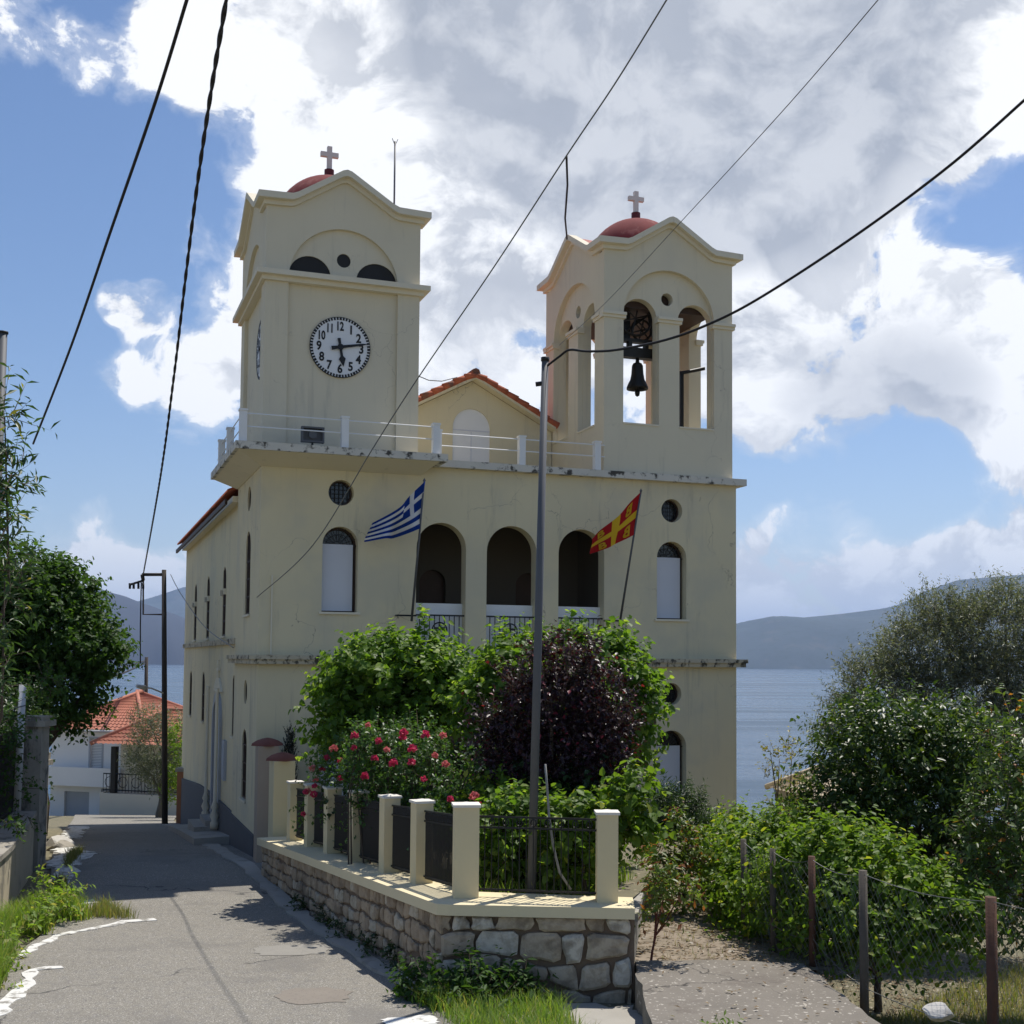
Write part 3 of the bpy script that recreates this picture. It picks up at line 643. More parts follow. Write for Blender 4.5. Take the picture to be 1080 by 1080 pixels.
def window(fn, a0, a1, z0, z1, blind=True, sill=True, q=0.):
    fr = MB(); out = arch(a0 - .002, a1 + .002, z0 - .002, z1 + .002); w = .05; inn = arch(a0 + w, a1 - w, z0 + w, z1 - w)
    f = fr.panel(out, [inn], .25 - q, .31 - q, fn).build('window', M_brown, church)
    MB().panel(arch(a0 + .01, a1 - .01, z0 + .01, z1 - .01), [], .315 - q, .335 - q, fn).build('pane', M_glass, f)
    if blind:
        zc = z1 - (a1 - a0) / 2
        MB().panel(rect(a0 + .002, a1 - .075, z0 + .03, zc + .02), [], .19, .22, fn).build('roller_blind', M_blind, f)
        lattice(fn, a0, a1, z0, z1, .20).build('grille', M_iron, f)
    else:
        g = MB()
        for k in range(1, 4): x = a0 + (a1 - a0) * k / 4; g.panel(rect(x - .012, x + .012, z0 + .05, z1 - .08), [], .23 - q, .249 - q, fn)
        for z in np.arange(z0 + .4, z1 - .3, .4): g.panel(rect(a0 + .05, a1 - .05, z - .012, z + .012), [], .232 - q, .248 - q, fn)
        g.build('glazing_bar', M_brown, f)
    if sill: MB().panel(rect(a0 - .06, a1 + .06, z0 - .05, z0 - .003), [], -.045, .2 - q, fn).build('sill', M_trim, f)
def oculus(fn, a, z, r, q=0.):
    f = MB().panel(circle(a, z, r + .002), [circle(a, z, r - .035)], .2 - q, .26 - q, fn).build('round_window', M_brown, church)
    MB().panel(circle(a, z, r - .03), [], .265 - q, .285 - q, fn).build('pane', M_glass, f)
    g = MB()
    for k in range(-2, 3):
        x = k * r / 3; hh = math.sqrt(r * r - x * x) - .03
        g.panel(rect(a + x - .007, a + x + .007, z - hh, z + hh), [], .215 - q, .23 - q, fn).panel(rect(a - hh, a + hh, z + x - .007, z + x + .007), [], .232 - q, .245 - q, fn)
    g.build('grille', M_iron, f)
for a, b in WIN:
    window(front, a, b, 5.15, 7.0); window(front, a, b, 1.02, 2.52); oculus(front, (a + b) / 2, 7.74, .28); oculus(front, (a + b) / 2, 3.38, .26)
for fn in (left, right):
    window(fn, *SW, 5.12, 7.0, False, q=.22); window(fn, *SW, 1.0, 2.55, False, q=.22); oculus(fn, 1.86, 7.74, .28, .16); oculus(fn, 1.86, 3.38, .27, .16)
for fn in (nleft, nright):
    for a, b in NW:
        window(fn, a, b, 4.72, 6.55, False, q=.23)
        h = MB()
        for s0 in (a - .10, b - .02): h.panel(rect(s0, s0 + .12, 5.80, 5.95), [], -.07, .003, fn)
        h.build('impost_block', M_trim, church)
    for a, b in NL: window(fn, a, b, 2.24, 3.72, False, q=.23)
for a, b in ARCH:
    MB().panel(arch(a + .002, b - .002, .05, 2.995), [], .22, .29, front).build('door', M_door, church)
# side door with a pale stone surround
sd = MB().panel(arch(ND[0] + .003, ND[1] - .003, -.1, 2.995), [], .2, .27, nleft).build('door', M_door, church)
MB().panel(arch(ND[0] - .22, ND[1] + .22, -.12, 3.22), [arch(ND[0] + .002, ND[1] - .002, -.13, 2.998)], -.08, -.001, nleft).build('door_surround', M_shutter, sd)
for v in (ND[0] - .42, ND[1] + .42):
    MB().lathe([(.0, -.2), (.11, -.2), (.11, -.05), (.07, .0), (.12, .12), (.06, .26), (.10, .34), (.045, .5), (.04, 3.3), (.06, 3.4), (.0, 3.42)], (-.11, v, -.05), 12).build('door_column', M_trim, sd)
MB().panel([(ND[0] - .2, 3.25), (ND[1] + .2, 3.25), (7.95, 3.6), (7.69, 3.6), (7.69, 4.1), (7.61, 4.1), (7.61, 3.6), (7.35, 3.6)], [], -.06, -.001, nleft).panel(rect(7.4, 7.9, 3.8, 3.88), [], -.0605, -.001, nleft).build('door_crest', M_trim, sd)
MB().panel(rect(5.6, 6.15, 1.05, 2.05), [], -.07, -.001, nleft).panel(rect(5.65, 6.10, 1.10, 2.0), [], -.075, -.0702, nleft).build('notice_board', M_shutter, church)
# raised step pavement before the side door
st = MB()
vs = []
for v, z in ((3.95, -.13), (6.3, -.32), (8.9, -.55), (12.0, -.84)): vs += [(-.85, v, z - 1.), (-.85, v, z), (-.002, v, z + .02), (-.002, v, z - 1.)]
st.add(vs, [(k * 4 + q, k * 4 + 4 + q, k * 4 + 4 + (q + 1) % 4, k * 4 + (q + 1) % 4) for k in range(3) for q in range(4)] + [(0, 1, 2, 3), (15, 14, 13, 12)])
st.prism([(-.60, 6.8), (-.003, 6.8), (-.003, 8.5), (-.60, 8.5)], -.9, -.24).prism([(-.30, 6.95), (-.003, 6.95), (-.003, 8.35), (-.30, 8.35)], -.239, -.10)
st.build('door_step', M_kerb2, church)
# roof: barrel tiles as a corrugated sheet in courses
def tile_slope(mb, u_eave, u_ridge, z_eave, z_ridge, v0, v1, pitch=.24, course=.36, amp=.045):
    nv = int((v1 - v0) / pitch) * 4 + 1; L = math.hypot(u_ridge - u_eave, z_ridge - z_eave); nc = int(L / course)
    vs = []; fs = []
    for c in range(nc):
        for e in (0, 1):
            t = (c + e) / nc; lift = .035 * (1 - e)
            for i in range(nv):
                v = v0 + (v1 - v0) * i / (nv - 1)
                h = amp * math.sin(2 * PI * i / 4 + .8)
                vs.append((u_eave + (u_ridge - u_eave) * t, v, z_eave + (z_ridge - z_eave) * t + h + lift))
    for r in range(2 * nc - 1):
        for i in range(nv - 1): fs.append((r * nv + i, r * nv + i + 1, (r + 1) * nv + i + 1, (r + 1) * nv + i))
    mb.add(vs, fs)
rf = MB(); uc = 5.72
for sgn in (-1, 1):
    ue = uc + sgn * 5.97; um = uc + sgn * 2.22
    tile_slope(rf, ue, uc, roofz(ue), RZ, TD + .04, VN + .6)
    tile_slope(rf, um, uc, roofz(um), RZ, 3.0, TD + .04)
rf.tube([(uc, v, RZ + .06) for v in (2.98, 8, VN + .6)], .12, 8)
roof = rf.build('roof', M_tile, church)
rk = MB()
for sgn in (-1, 1):
    n = 8
    for k in range(n):
        u0 = uc + sgn * 2.25 * (1 - k / n); u1 = uc + sgn * 2.25 * (1 - (k + 1) / n) + sgn * -.06
        rk.tube([(u0, 3.02, roofz(u0) + .07), (u1, 3.02, roofz(u1) + .045)], .095, 8, .075)
        rk.tube([(u0, 3.19, roofz(u0) + .07), (u1, 3.19, roofz(u1) + .045)], .085, 8, .07)
rk.build('verge_tile', M_tile, roof)
MB().panel([(3.43, roofz(3.43) - .09), (5.72, RZ - .09), (7.9, roofz(7.9) - .09), (7.9, roofz(7.9) - .0), (5.72, RZ), (3.43, roofz(3.43))], [], 2.98, 3.3, front).build('verge_board', M_cream, roof)
for sgn, s0 in ((-1, -.30), (1, UW + .24)): MB().box(s0, s0 + .06, TD + .1, VN + .5, 7.86, 7.98).build('fascia_board', M_brown, roof)

# ---- towers
def tower_walls(u0, u1, v0, v1):
    return [(lambda a, t, z: (u0 + a, v0 + t, z), u1 - u0, 0), (lambda a, t, z: (u1 - a, v1 - t, z), u1 - u0, 0),
            (lambda a, t, z: (u0 + t, v1 - a, z), v1 - v0, 1), (lambda a, t, z: (u1 - t, v0 + a, z), v1 - v0, 1)]
ZB, ZI, ZV, ZP = 8.58, 12.36, 13.92, 14.62      # base, impost, eaves, gable peak
def wave(w, i=0., dz=0.):
    f = .155 * w
    return [(i, ZV + dz), (f, ZV + dz + .02), (f + .12, ZV + dz + .07), (w / 2 - .1, ZP + dz - .03), (w / 2, ZP + dz), (w / 2 + .1, ZP + dz - .03), (w - f - .12, ZV + dz + .07), (w - f, ZV + dz + .02), (w - i, ZV + dz)]
def tower(name, u0, u1, v0, v1, closed, label):
    body = MB(); trim = MB(); up = MB(); dk = MB()
    for fn, w, side in tower_walls(u0, u1, v0, v1):
        i = .35 if side else 0.
        k = w / 3.42; pc = .5 * k; c = w / 2; pm = .27 * k
        o1 = .085 if closed else .13
        top = wave(w, i)
        # outer layer: corner pilasters and the big blind arch
        def outline(i, zb): return [(i, zb), (w - i, zb)] + list(reversed(top))
        r = c - pc
        bigtop = min(ZI + r, 13.55)
        big = [(pc, 9.78 if not closed else ZI + .1), (w - pc, 9.78 if not closed else ZI + .1)] + [(c + r * math.cos(PI * q / 24), ZI + (bigtop - ZI) * math.sin(PI * q / 24)) for q in range(25)]
        if closed:
            up.panel(outline(i, ZI + .095), [big], 0, o1, fn)
            body.panel([(i, ZB), (pc, ZB), (pc, ZI - .1), (w - pc, ZI - .1), (w - pc, ZB), (w - i, ZB), (w - i, ZI + .095), (i, ZI + .095)], [], 0, o1, fn)
        else:
            body.panel(outline(i, ZB), [big], 0, o1, fn)
            # middle pilaster
            body.panel(rect(c - pm, c + pm, 9.781, ZI + .02), [], .001, o1 - .001, fn)
        # inner layer with the twin arches
        eye = []
        for s0 in (pc + .0, c + pm):
            a, b = s0 + .01, s0 + (c - pm - pc) - .01; rr = (b - a) / 2; cc = (a + b) / 2
            if closed: eye.append([(cc + rr * math.cos(PI * q / 16), ZI + .10 + rr * .95 * math.sin(PI * q / 16)) for q in range(17)])
            else: eye.append([(a, 9.78), (b, 9.78)] + [(cc + rr * math.cos(PI * q / 16), ZI + rr * math.sin(PI * q / 16)) for q in range(17)])
        inner_top = wave(w, i, -.06)
        if closed:
            for q_ in eye + [circle(c, 12.88, .155, 20)]: dk.panel(q_, [], o1 + .03, o1 + .05, fn)  # black boards closing the eyes and the round hole
        body.panel([(i, ZB), (w - i, ZB)] + list(reversed(inner_top)), eye + [circle(c, 12.88, .155, 20)], o1 + (.0006), .35, fn)
        # eaves moulding
        for band, (z0, z1, ov) in enumerate(((-.04, .06, .07), (.06, .20, .20))):
            L = wave(w, 0.); sc_ = [(-ov + (a / w) * (w + 2 * ov) if a in (0., w) else a, z) for a, z in L]
            n = len(L); vs = []
            for (a, z), (a2, _) in zip(sc_, L):
                vs += [fn(a, -ov, z + z0), fn(a, -ov, z + z1), fn(a2 + (.02 if a2 == 0 else -.02 if a2 == w else 0), .02, z + z0), fn(a2 + (.02 if a2 == 0 else -.02 if a2 == w else 0), .02, z + z1)]
            fs = []
            for q in range(n - 1):
                b0, b1 = q * 4, q * 4 + 4
                fs += [(b0, b1, b1 + 1, b0 + 1), (b0 + 2, b1 + 2, b1, b0), (b0 + 1, b1 + 1, b1 + 3, b0 + 3)]
            trim.add(vs, fs)
        # imposts or cornice
        if not closed:
            e = .002 * side
            for a0, a1 in ((-.06 + e if not side else .14, pc + .055), (c - pm - .055, c + pm + .055), (w - pc - .055, w + .06 - e if not side else w - .14)):
                for z0, z1, ov in ((ZI - .10, ZI - .03, .035), (ZI - .03, ZI + .04, .075)):
                    trim.box(a0, a1, -ov, o1 + .03, z0, z1, fn)
            trim.box(pc, c - pm, -.02, .2, 9.74, 9.779, fn).box(c + pm, w - pc, -.021, .2, 9.74, 9.779, fn)
    if closed:
        dk.box(u0 + .37, u1 - .37, v0 + .37, v1 - .37, ZI + .0, 13.5)  # dark box added so the inside looks unlit
        for z0, z1, ov in ((ZI - .12, ZI - .02, .08), (ZI - .02, ZI + .09, .20)):
            trim.prism([(u0 - ov, v0 - ov), (u1 + ov, v0 - ov), (u1 + ov, v1 + ov), (u0 - ov, v1 + ov)], z0, z1)
    else:
        body.box(u0 + .36, u1 - .36, v0 + .36, v1 - .36, 9.2, 9.35)
    body.add(up.v, up.f)
    t = body.build(name, M_tower, church); tag(t, label)
    trim.build('cornice', M_trim, t)
    if not closed: dk.box(u0 + .37, u1 - .37, v0 + .37, v1 - .37, 12.66, 13.4)  # dark brown box added so the oculus looks dark
    dk.build('dark_boards_backing' if closed else 'belfry_dark_backing', M_dark if closed else M_brown, t)
    # roof sheets running up to the dome
    rf = MB(); cx, cy = (u0 + u1) / 2, (v0 + v1) / 2
    for fn, w, side in tower_walls(u0, u1, v0, v1):
        L = wave(w, 0., .15); vs = [fn(a, -.05, z) for a, z in L] + [(cx, cy, ZP + .08)]
        rf.add(vs, [(q, q + 1, len(L)) for q in range(len(L) - 1)])
    rf.build('tower_roof', M_roofpink, t)
    R = 1.28; zc = 15.42 - R
    MB().lathe([(R * 1.0, -.1)] + [(R * math.cos(a), R * math.sin(a)) for a in np.linspace(0, PI / 2 - .001, 16)], (cx, cy, zc), 40).build('dome', M_dome, t)
    MB().prism([(cx + .115 * math.cos(a), cy + .115 * math.sin(a)) for a in np.arange(0, 2 * PI, PI / 8)], 15.38, 15.62).build('cross_base', M_darkred, t)
    MB().box(cx - .055, cx + .055, cy - .05, cy + .05, 15.62, 16.18).box(cx - .21, cx - .0551, cy - .049, cy + .049, 15.93, 16.04).box(cx + .0551, cx + .21, cy - .049, cy + .049, 15.93, 16.04).build('cross', M_cross, t)
    return t
ct = tower('clock_tower', 0., 3.42, .0, TD, True, 'closed cream tower with clock faces')
bt = tower('bell_tower', 7.92, 11.34, .0, TD - .1, False, 'open cream tower with twin arches')

# ---- clocks
def clock(fn, a, z, t0, label):
    R = .665
    f = MB().panel(circle(a, z, R, 48), [], t0 - .03, t0, fn).build('clock', M_clockwhite, church); tag(f, label)
    tk = MB()
    for k in range(60):
        an = 2 * PI * k / 60; ca, sa = math.sin(an), math.cos(an)
        h = .020 if k % 5 else .026; r0, r1 = R - .062, R - .006
        P = lambda r, q: (a + ca * r + sa * q, z + sa * r - ca * q)
        tk.panel([P(r0, -h), P(r0, h), P(r1, h), P(r1, -h)][::-1], [], t0 - .038, t0 - .0305, fn)
    tk.panel(circle(a, z, R + .006, 48), [circle(a, z, R - .004, 48)], t0 - .04, t0, fn)
    tk.build('minute_track', M_black, f)
    nm = MB()
    for k in range(1, 13):
        an = 2 * PI * k / 12; vs, fs = text_polys(str(k), .27, .008, .006)
        x, y = a + .468 * math.sin(an), z + .468 * math.cos(an)
        nm.add([fn(x + p[0] * (.84 if k < 10 else .66), t0 - .036 - p[2] * .5, y + p[1]) for p in vs], fs)
    nm.build('numerals', M_black, f)
    def hand(an, pts, t):
        an = math.radians(an); s, c = math.sin(an), math.cos(an)
        return MB().panel([(a + q * c + r * s, z - q * s + r * c) for q, r in pts], [], t0 - t - .012, t0 - t, fn)
    hand(170, [(-.035, -.20), (.035, -.20), (.028, -.09), (.028, .20), (.075, .26), (0, .43), (-.075, .26), (-.028, .20), (-.028, -.09)][::1], .05).build('hour_hand', M_black, f)
    hand(79, [(-.045, -.20), (.045, -.20), (.032, -.06), (.032, .08), (.02, .5), (0, .63), (-.02, .5), (-.032, .08), (-.032, -.06)], .065).panel(circle(a, z, .07, 16), [], t0 - .085, t0 - .078, fn).build('minute_hand', M_black, f)
    return f
clock(front, 1.655, 10.94, .083, 'white clock face on the front of the clock tower')
clock(lambda a, t, z: (t, 3.9 - a, z), 3.9 - .85, 10.94, .083, 'white clock face on the side of the clock tower')

# ---- terrace railing
rail = MB()
def rail_run(pts):
    for h in (.33, .60): rail.tube([(u, v, 8.58 + h) for u, v in pts], .014, 5)
posts = [(-.50, 3.1), (-.50, 1.45), (-.50, -.74), (1.62, -.74), (3.62, -.74), (3.86, -.06), (5.85, -.06), (7.72, -.06)]
rail_run([(-.50, TD), (-.50, -.74), (3.62, -.74), (3.86, -.06), (7.92, -.06)])
ro = rail.build('railing', M_white, church)
for k, (u, v) in enumerate(posts):
    MB().box(u - .075, u + .075, v - .075, v + .075, 8.58, 9.22).box(u - .09, u + .09, v - .09, v + .09, 9.22, 9.26).build('post', M_white, ro)
# lightning rods
for u, v, z0, z1, nm in ((3.30, 2.0, 14.0, 16.58, 'lightning_rod'),):
    b = MB().tube([(u, v, z0), (u, v, z1)], .022, 6)
    for dx in (-.07, .07): b.tube([(u, v, z1 - .1), (u + dx, v, z1 + .06)], .01, 4)
    b.build(nm, M_wire, church)
# drainpipe strip and conduit at the front corner
MB().box(.25, .28, -.03, -.001, 4.22, 5.9).build('conduit', M_trim, church)

# ------------------------------------------------------------------ bell
bc = (9.08, .62)
bell = empty('bell', CH(bc[0], bc[1], 9.52), TH, label='dark bronze bell with its wheels hung in the left arch of the bell tower', cat='bell')
MB().lathe([(.0, 2.02), (.04, 2.0), (.05, 1.9), (.10, 1.88), (.135, 1.82), (.15, 1.62), (.175, 1.48), (.235, 1.36), (.265, 1.28), (.26, 1.24), (.2, 1.27), (.11, 1.6), (.0, 1.7)], (0, 0, -.02), 24).build('bell_body', M_bronze, bell)
MB().tube([(0, 0, 1.6), (0, 0, 1.2)], .025, 6).lathe([(.0, -.1), (.05, -.07), (.065, 0), (.05, .06), (0, .09)], (0, 0, 1.14), 10).build('clapper', M_bronze, bell)
b = MB().box(-.72, .62, -.11, .11, 1.98, 2.22).box(-.72, .62, -.09, .09, 2.36, 2.44)
for x in (-.6, -.22, .22, .55): b.box(x - .04, x + .04, -.088, .088, 2.221, 2.359)
b.build('beam', M_bronze, bell)
for x, z, r in ((-.08, 2.95, .42), (.16, 2.72, .26)):
    w = MB()
    w.tube([(x + r * math.cos(2 * PI * k / 28), -.05 if r > .3 else .12, z + r * math.sin(2 * PI * k / 28)) for k in range(29)], .032, 6, caps=False)
    yy = -.05 if r > .3 else .12
    for k in range(6):
        w.tube([(x, yy, z), (x + r * math.cos(PI * k / 3 + .3), yy, z + r * math.sin(PI * k / 3 + .3))], .02, 5)
    w.build('wheel', M_bronze, bell)
MB().tube([(-.5, .1, 2.44), (-.25, .1, 3.3), (.3, .1, 3.3), (.5, .1, 2.44)], .04, 6).tube([(-.55, .1, 2.44), (.45, .1, 3.2)], .03, 6).box(-.5, -.1, .2, .6, 2.5, 3.2).build('hanger', M_bronze, bell)
# steel frame seen in the right arch
fr = empty('steel_frame', CH(10.47, 1.0, 9.35), TH, label='dark steel frame standing in the right arch of the bell tower', cat='frame')
MB().box(-.045, .045, -.045, .045, 0, 2.0).build('upright', M_iron, fr)
MB().tube([(-.6, 0, 2.0), (.0, 0, 2.0), (.55, -.2, 2.12)], .045, 6).build('crossbar', M_iron, fr)
# loudspeaker on the balcony
sp = empty('loudspeaker', CH(.95, -.62, 8.58), TH, label='grey box loudspeaker on the balcony below the clock', cat='loudspeaker')
MB().panel(rect(-.24, .24, .09, .42), [rect(-.2, .2, .125, .385)], -.12, .0, front).box(-.2, .2, -.03, .0, .125, .385).build('casing', M_galv, sp)
MB().tube([(0, -.05, .255), (0, -.11, .255)], .03, 12, .085).build('horn', M_galv, sp)
MB().box(-.02, .02, -.07, -.03, 0, .09).build('bracket', M_iron, sp)

# ------------------------------------------------------------------ flags
def cloth_fn(top0, top1, bot0, bot1, sag, amp, ph, thick):
    """surface f(s, t): s from hoist to fly, t from bottom to top"""
    T0, T1, B0, B1 = map(Vector, (top0, top1, bot0, bot1))
    out = Vector((math.sin(TH), -math.cos(TH), 0))
    def f(s, t):
        p = (B0.lerp(B1, s)).lerp(T0.lerp(T1, s), t)
        p = p + Vector((0, 0, -sag * math.sin(PI * s) * (.6 + .4 * t)))
        return p + out * (amp * math.sin(5.2 * s * PI * .62 + 2.3 * t + ph) * (.15 + s) + .35 * amp * math.sin(11 * s - 4 * t)) - out * .25 * s
    return f
def cloth(name, f, m, parent, lo=(0, 0), hi=(1, 1), off=0., ns=40, nt=28, colour=None, mats=None):
    b = MB(); vs = []; n = nt + 1
    for i in range(ns + 1):
        for j in range(nt + 1):
            vs.append(f(lo[0] + (hi[0] - lo[0]) * i / ns, lo[1] + (hi[1] - lo[1]) * j / nt))
    for i in range(ns):
        for j in range(nt):
            b.cur = colour((i + .5) / ns, (j + .5) / nt) if colour else 0
            if i == 0 and j == 0: b.add(vs, [])
            q = (i * n + j, (i + 1) * n + j, (i + 1) * n + j + 1, i * n + j + 1)
            b.f.append(q); b.sm.append(True); b.mi.append(b.cur)
    return b.build(name, mats or m, parent)
def fabric(name, c):
    m, t, o = newmat(name); d = t.n('ShaderNodeBsdfDiffuse'); d.inputs[0].default_value = (*c, 1); tr = t.n('ShaderNodeBsdfTranslucent'); tr.inputs[0].default_value = (*c, 1)
    mx = t.n('ShaderNodeMixShader'); mx.inputs[0].default_value = .42; t.l(d.outputs[0], mx.inputs[1]); t.l(tr.outputs[0], mx.inputs[2]); t.l(mx.outputs[0], o.inputs[0]); return m
F_blue, F_white, F_red, F_yel = fabric('blue_flag_cloth', (.015, .05, .28)), fabric('white_flag_cloth', (.78, .78, .80)), fabric('red_flag_cloth', (.42, .022, .028)), fabric('yellow_flag_cloth', (.75, .50, .04))

def world_at_v(px, py, v):
    d = Vector(ray(px, py)); V = Vector((-math.sin(TH), math.cos(TH), 0)); e = Vector(EYE)
    t = (v - (e - C0).dot(V)) / d.dot(V); return e + d * t
def flag(name, ub, zb, vt, zt, px, colour, mats, label, sag, amp, ph, letters=None):
    foot, tip = CH(ub, -.15, zb), CH(ub, vt, zt)
    e = empty(name, foot, 0, label=label, cat='flag', group='flags leaning out from the church front')
    l = lambda p: Vector(p) - foot
    MB().tube([l(foot), l(tip)], .028, 8, .02).lathe([(0, -.03), (.035, 0), (0, .06)], tuple(l(tip)), 8).build('pole', M_galv, e)
    MB().tube([l(CH(ub - .32, .0, zb + .12)), l(CH(ub - .32, -.17, zb + .12)), l(CH(ub + .1, -.17, zb + .12))], .02, 6).build('bracket', M_iron, e)
    L = (tip - foot).length
    T0 = foot.lerp(tip, .995); B0 = foot.lerp(tip, .995 - px['hoist'] / L)
    T1, B1 = world_at_v(*px['t1'], vt + .05), world_at_v(*px['b1'], vt + .1)
    f0 = cloth_fn(T0, T1, B0, B1, sag, amp, ph, .0)
    f = lambda s, t: f0(s, t) - foot
    cl = cloth('cloth', f, None, e, colour=colour, mats=mats, ns=54, nt=54)
    if letters:
        b = MB()
        for (s, t, ch, flip) in letters:
            vs, fs = text_polys(ch, .40, .016, .0)
            out = Vector((math.sin(TH), -math.cos(TH), 0))
            for sd in (1, -1):
                pts = []
                for p in vs:
                    q = f(min(.99, max(.01, s + flip * p[0] * .62)), min(.99, max(.01, t + p[1] * 1.0)))
                    pts.append(q + out * .014 * sd)
                b.add(pts, fs)
        b.build('letters', F_yel, cl)
    return e
def greek(s, t):
    # s: hoist -> fly, t: bottom -> top; nine stripes, canton in the upper hoist corner
    k = int((1 - t) * 9)
    if s < .37 and k < 5:
        cx, ct_ = s / .37, ((1 - t) * 9) / 5
        return 1 if abs(cx - .5) < .1 or abs(ct_ - .5) < .1 else 0
    return 0 if k % 2 == 0 else 1
flag('flag', 3.29, 4.98, -1.05, 7.95, dict(hoist=1.02, t1=(394, 551), b1=(391, 569)), greek, [F_blue, F_white],
     'blue and white striped flag with a white cross', .12, .26, .4)
def church_flag(s, t):
    cx, cy = s - .5, t - .5
    if abs(cx) < .07 or abs(cy) < .09: return 1
    return 0
flag('flag', 8.27, 4.96, -1.29, 7.97, dict(hoist=1.0, t1=(627, 568), b1=(629, 583)), church_flag, [F_red, F_yel],
     'red flag with a yellow cross and yellow letters', .05, .09, 1.3,
     letters=[(.21, .79, 'B', 1), (.21, .20, 'B', 1), (.76, .79, 'B', -1), (.76, .20, 'B', -1)])

# ------------------------------------------------------------------ stone garden wall with pillars and iron panels
D1 = Vector((-.3988, .917)); N1 = Vector((-.917, -.3988))          # along the road, and out towards it
P0 = Vector((-.54, 15.25)); O = Vector((-.83, 14.78)); E_ = Vector((1.47, 14.64)); D2 = (E_ - O).normalized(); N2 = Vector((D2.y, -D2.x))
copz = lambda s: 1.25 - .056 * s
wall = empty('garden_wall', (O.x, O.y, 0), 0, label='rubble stone wall with cream pillars and black iron panels round the church garden', cat='wall')
lw = lambda v: (v[0] - O.x, v[1] - O.y, v[2])
SL = 10.0
def along(s, off): p = O + D1 * s + N1 * off; return p.x, p.y

def stones(face, length, z0, z1, ch, cw, seed, gap=.028, depth=.05, rough=.25, rd=.2):
    """individual rounded stones laid in uneven courses on a face; face(a, out, z) places them"""
    g = random.Random(seed); b = MB()
    rows_ = []; z = 0.
    while z < 1.:
        h = ch * g.uniform(.65, 1.4) ; rows_.append((z, min(1., z + h))); z += h
    if rows_[-1][1] - rows_[-1][0] < .4 * ch and len(rows_) > 1:
        q = rows_.pop(); rows_[-1] = (rows_[-1][0], 1.)
    wob = [[g.uniform(-1, 1) for _ in range(12)] for _ in range(len(rows_) + 1)]
    def zl(k, a):
        base = (rows_[k][0] if k < len(rows_) else 1.)
        if k in (0, len(rows_)): return base
        w = wob[k]; return base + ch * .16 * sum(w[m] * math.sin(a * (1.3 + m * .9) / cw * .8 + w[m + 6] * 3) for m in range(4))
    for k in range(len(rows_)):
        a = -g.uniform(0, cw * .5)
        while a < length:
            w = cw * g.uniform(.5, 1.6); a0, a1 = max(0, a), min(length, a + w); a += w
            if a1 - a0 < .06: continue
            sk = [g.uniform(-.30, .30) * cw for _ in range(2)]
            cor = []
            for (aa, kk, tsk) in ((a0, k, -sk[0]), (a1, k, -sk[1]), (a1, k + 1, sk[1]), (a0, k + 1, sk[0])):
                aa2 = aa + (tsk * .25 if 0 < aa < length else 0)
                Z = zl(kk, aa2); cor.append((aa2, z0(aa2) + (z1(aa2) - z0(aa2)) * Z))
            cx = sum(c[0] for c in cor) / 4; cz = sum(c[1] for c in cor) / 4
            ring = []
            for i in range(4):
                p, q = cor[i], cor[(i + 1) % 4]
                for t in (rd, .5, 1 - rd):
                    x = p[0] + (q[0] - p[0]) * t; zz = p[1] + (q[1] - p[1]) * t
                    j = g.uniform(-1, 1) * rough * .10 * cw
                    dx, dz = cx - x, cz - zz; dl = math.hypot(dx, dz) + 1e-6
                    m = min(gap * .5 + j * .5 + .004, dl * .5); ring.append((x + dx / dl * m, zz + dz / dl * m))
            if min(abs(cor[2][1] - cor[1][1]), abs(cor[3][1] - cor[0][1])) < gap * 1.2: continue
            dp = depth * g.uniform(.55, 1.25); n = len(ring)
            vs = [face(x, -.02, zz) for x, zz in ring] + [face(x, dp * .6, zz) for x, zz in ring]
            vs += [face(x + (cx - x) * .22, dp * g.uniform(.9, 1.15), zz + (cz - zz) * .22) for x, zz in ring] + [face(cx, dp * 1.12, cz)]
            fs = []
            for i in range(n):
                j = (i + 1) % n
                fs += [(i, j, n + j, n + i), (n + i, n + j, 2 * n + j, 2 * n + i), (2 * n + i, 2 * n + j, 3 * n)]
            b.add(vs, fs)
    return b

# mortar core
mb = MB()
for s0, s1 in ((0, 2.5), (2.5, 5), (5, 7.5), (7.5, SL)):
    q = []
    for s in (s0, s1):
        ax, ay = along(s, -.06); bx, by = along(s, -.62)
        q += [lw((ax, ay, -.6)), lw((ax, ay, copz(s) - .12)), lw((bx, by, copz(s) - .12)), lw((bx, by, -.6))]
    mb.add(q, [(0, 4, 5, 1), (1, 5, 6, 2), (2, 6, 7, 3), (3, 7, 4, 0), (0, 1, 2, 3), (7, 6, 5, 4)])
c = [O - N2 * .06 - N1 * .06, E_ - N2 * .06, E_ - N2 * .55, O - N2 * .55 + D2 * .25]
mb.prism([(p.x - O.x, p.y - O.y) for p in c], -.6, 1.128)
mb.build('mortar_core', M_mortar, wall)
def face1(a, o_, z): x, y = along(a, -.06 + o_); return lw((x, y, z))
def face2(a, o_, z): p = O + D2 * a + N2 * (-.06 + o_); return lw((p.x, p.y, z))
stones(face1, SL - .1, lambda a: gz(O.y + D1.y * a) - .12, lambda a: copz(a) - .125, .16, .25, 5, .030, .045, 1.3, rd=.16).build('rubble_face', M_stone, wall)
stones(face2, 2.28, lambda a: .02, lambda a: 1.125, .25, .38, 12, .036, .06, 1.1, rd=.14).build('block_face', M_block, wall)
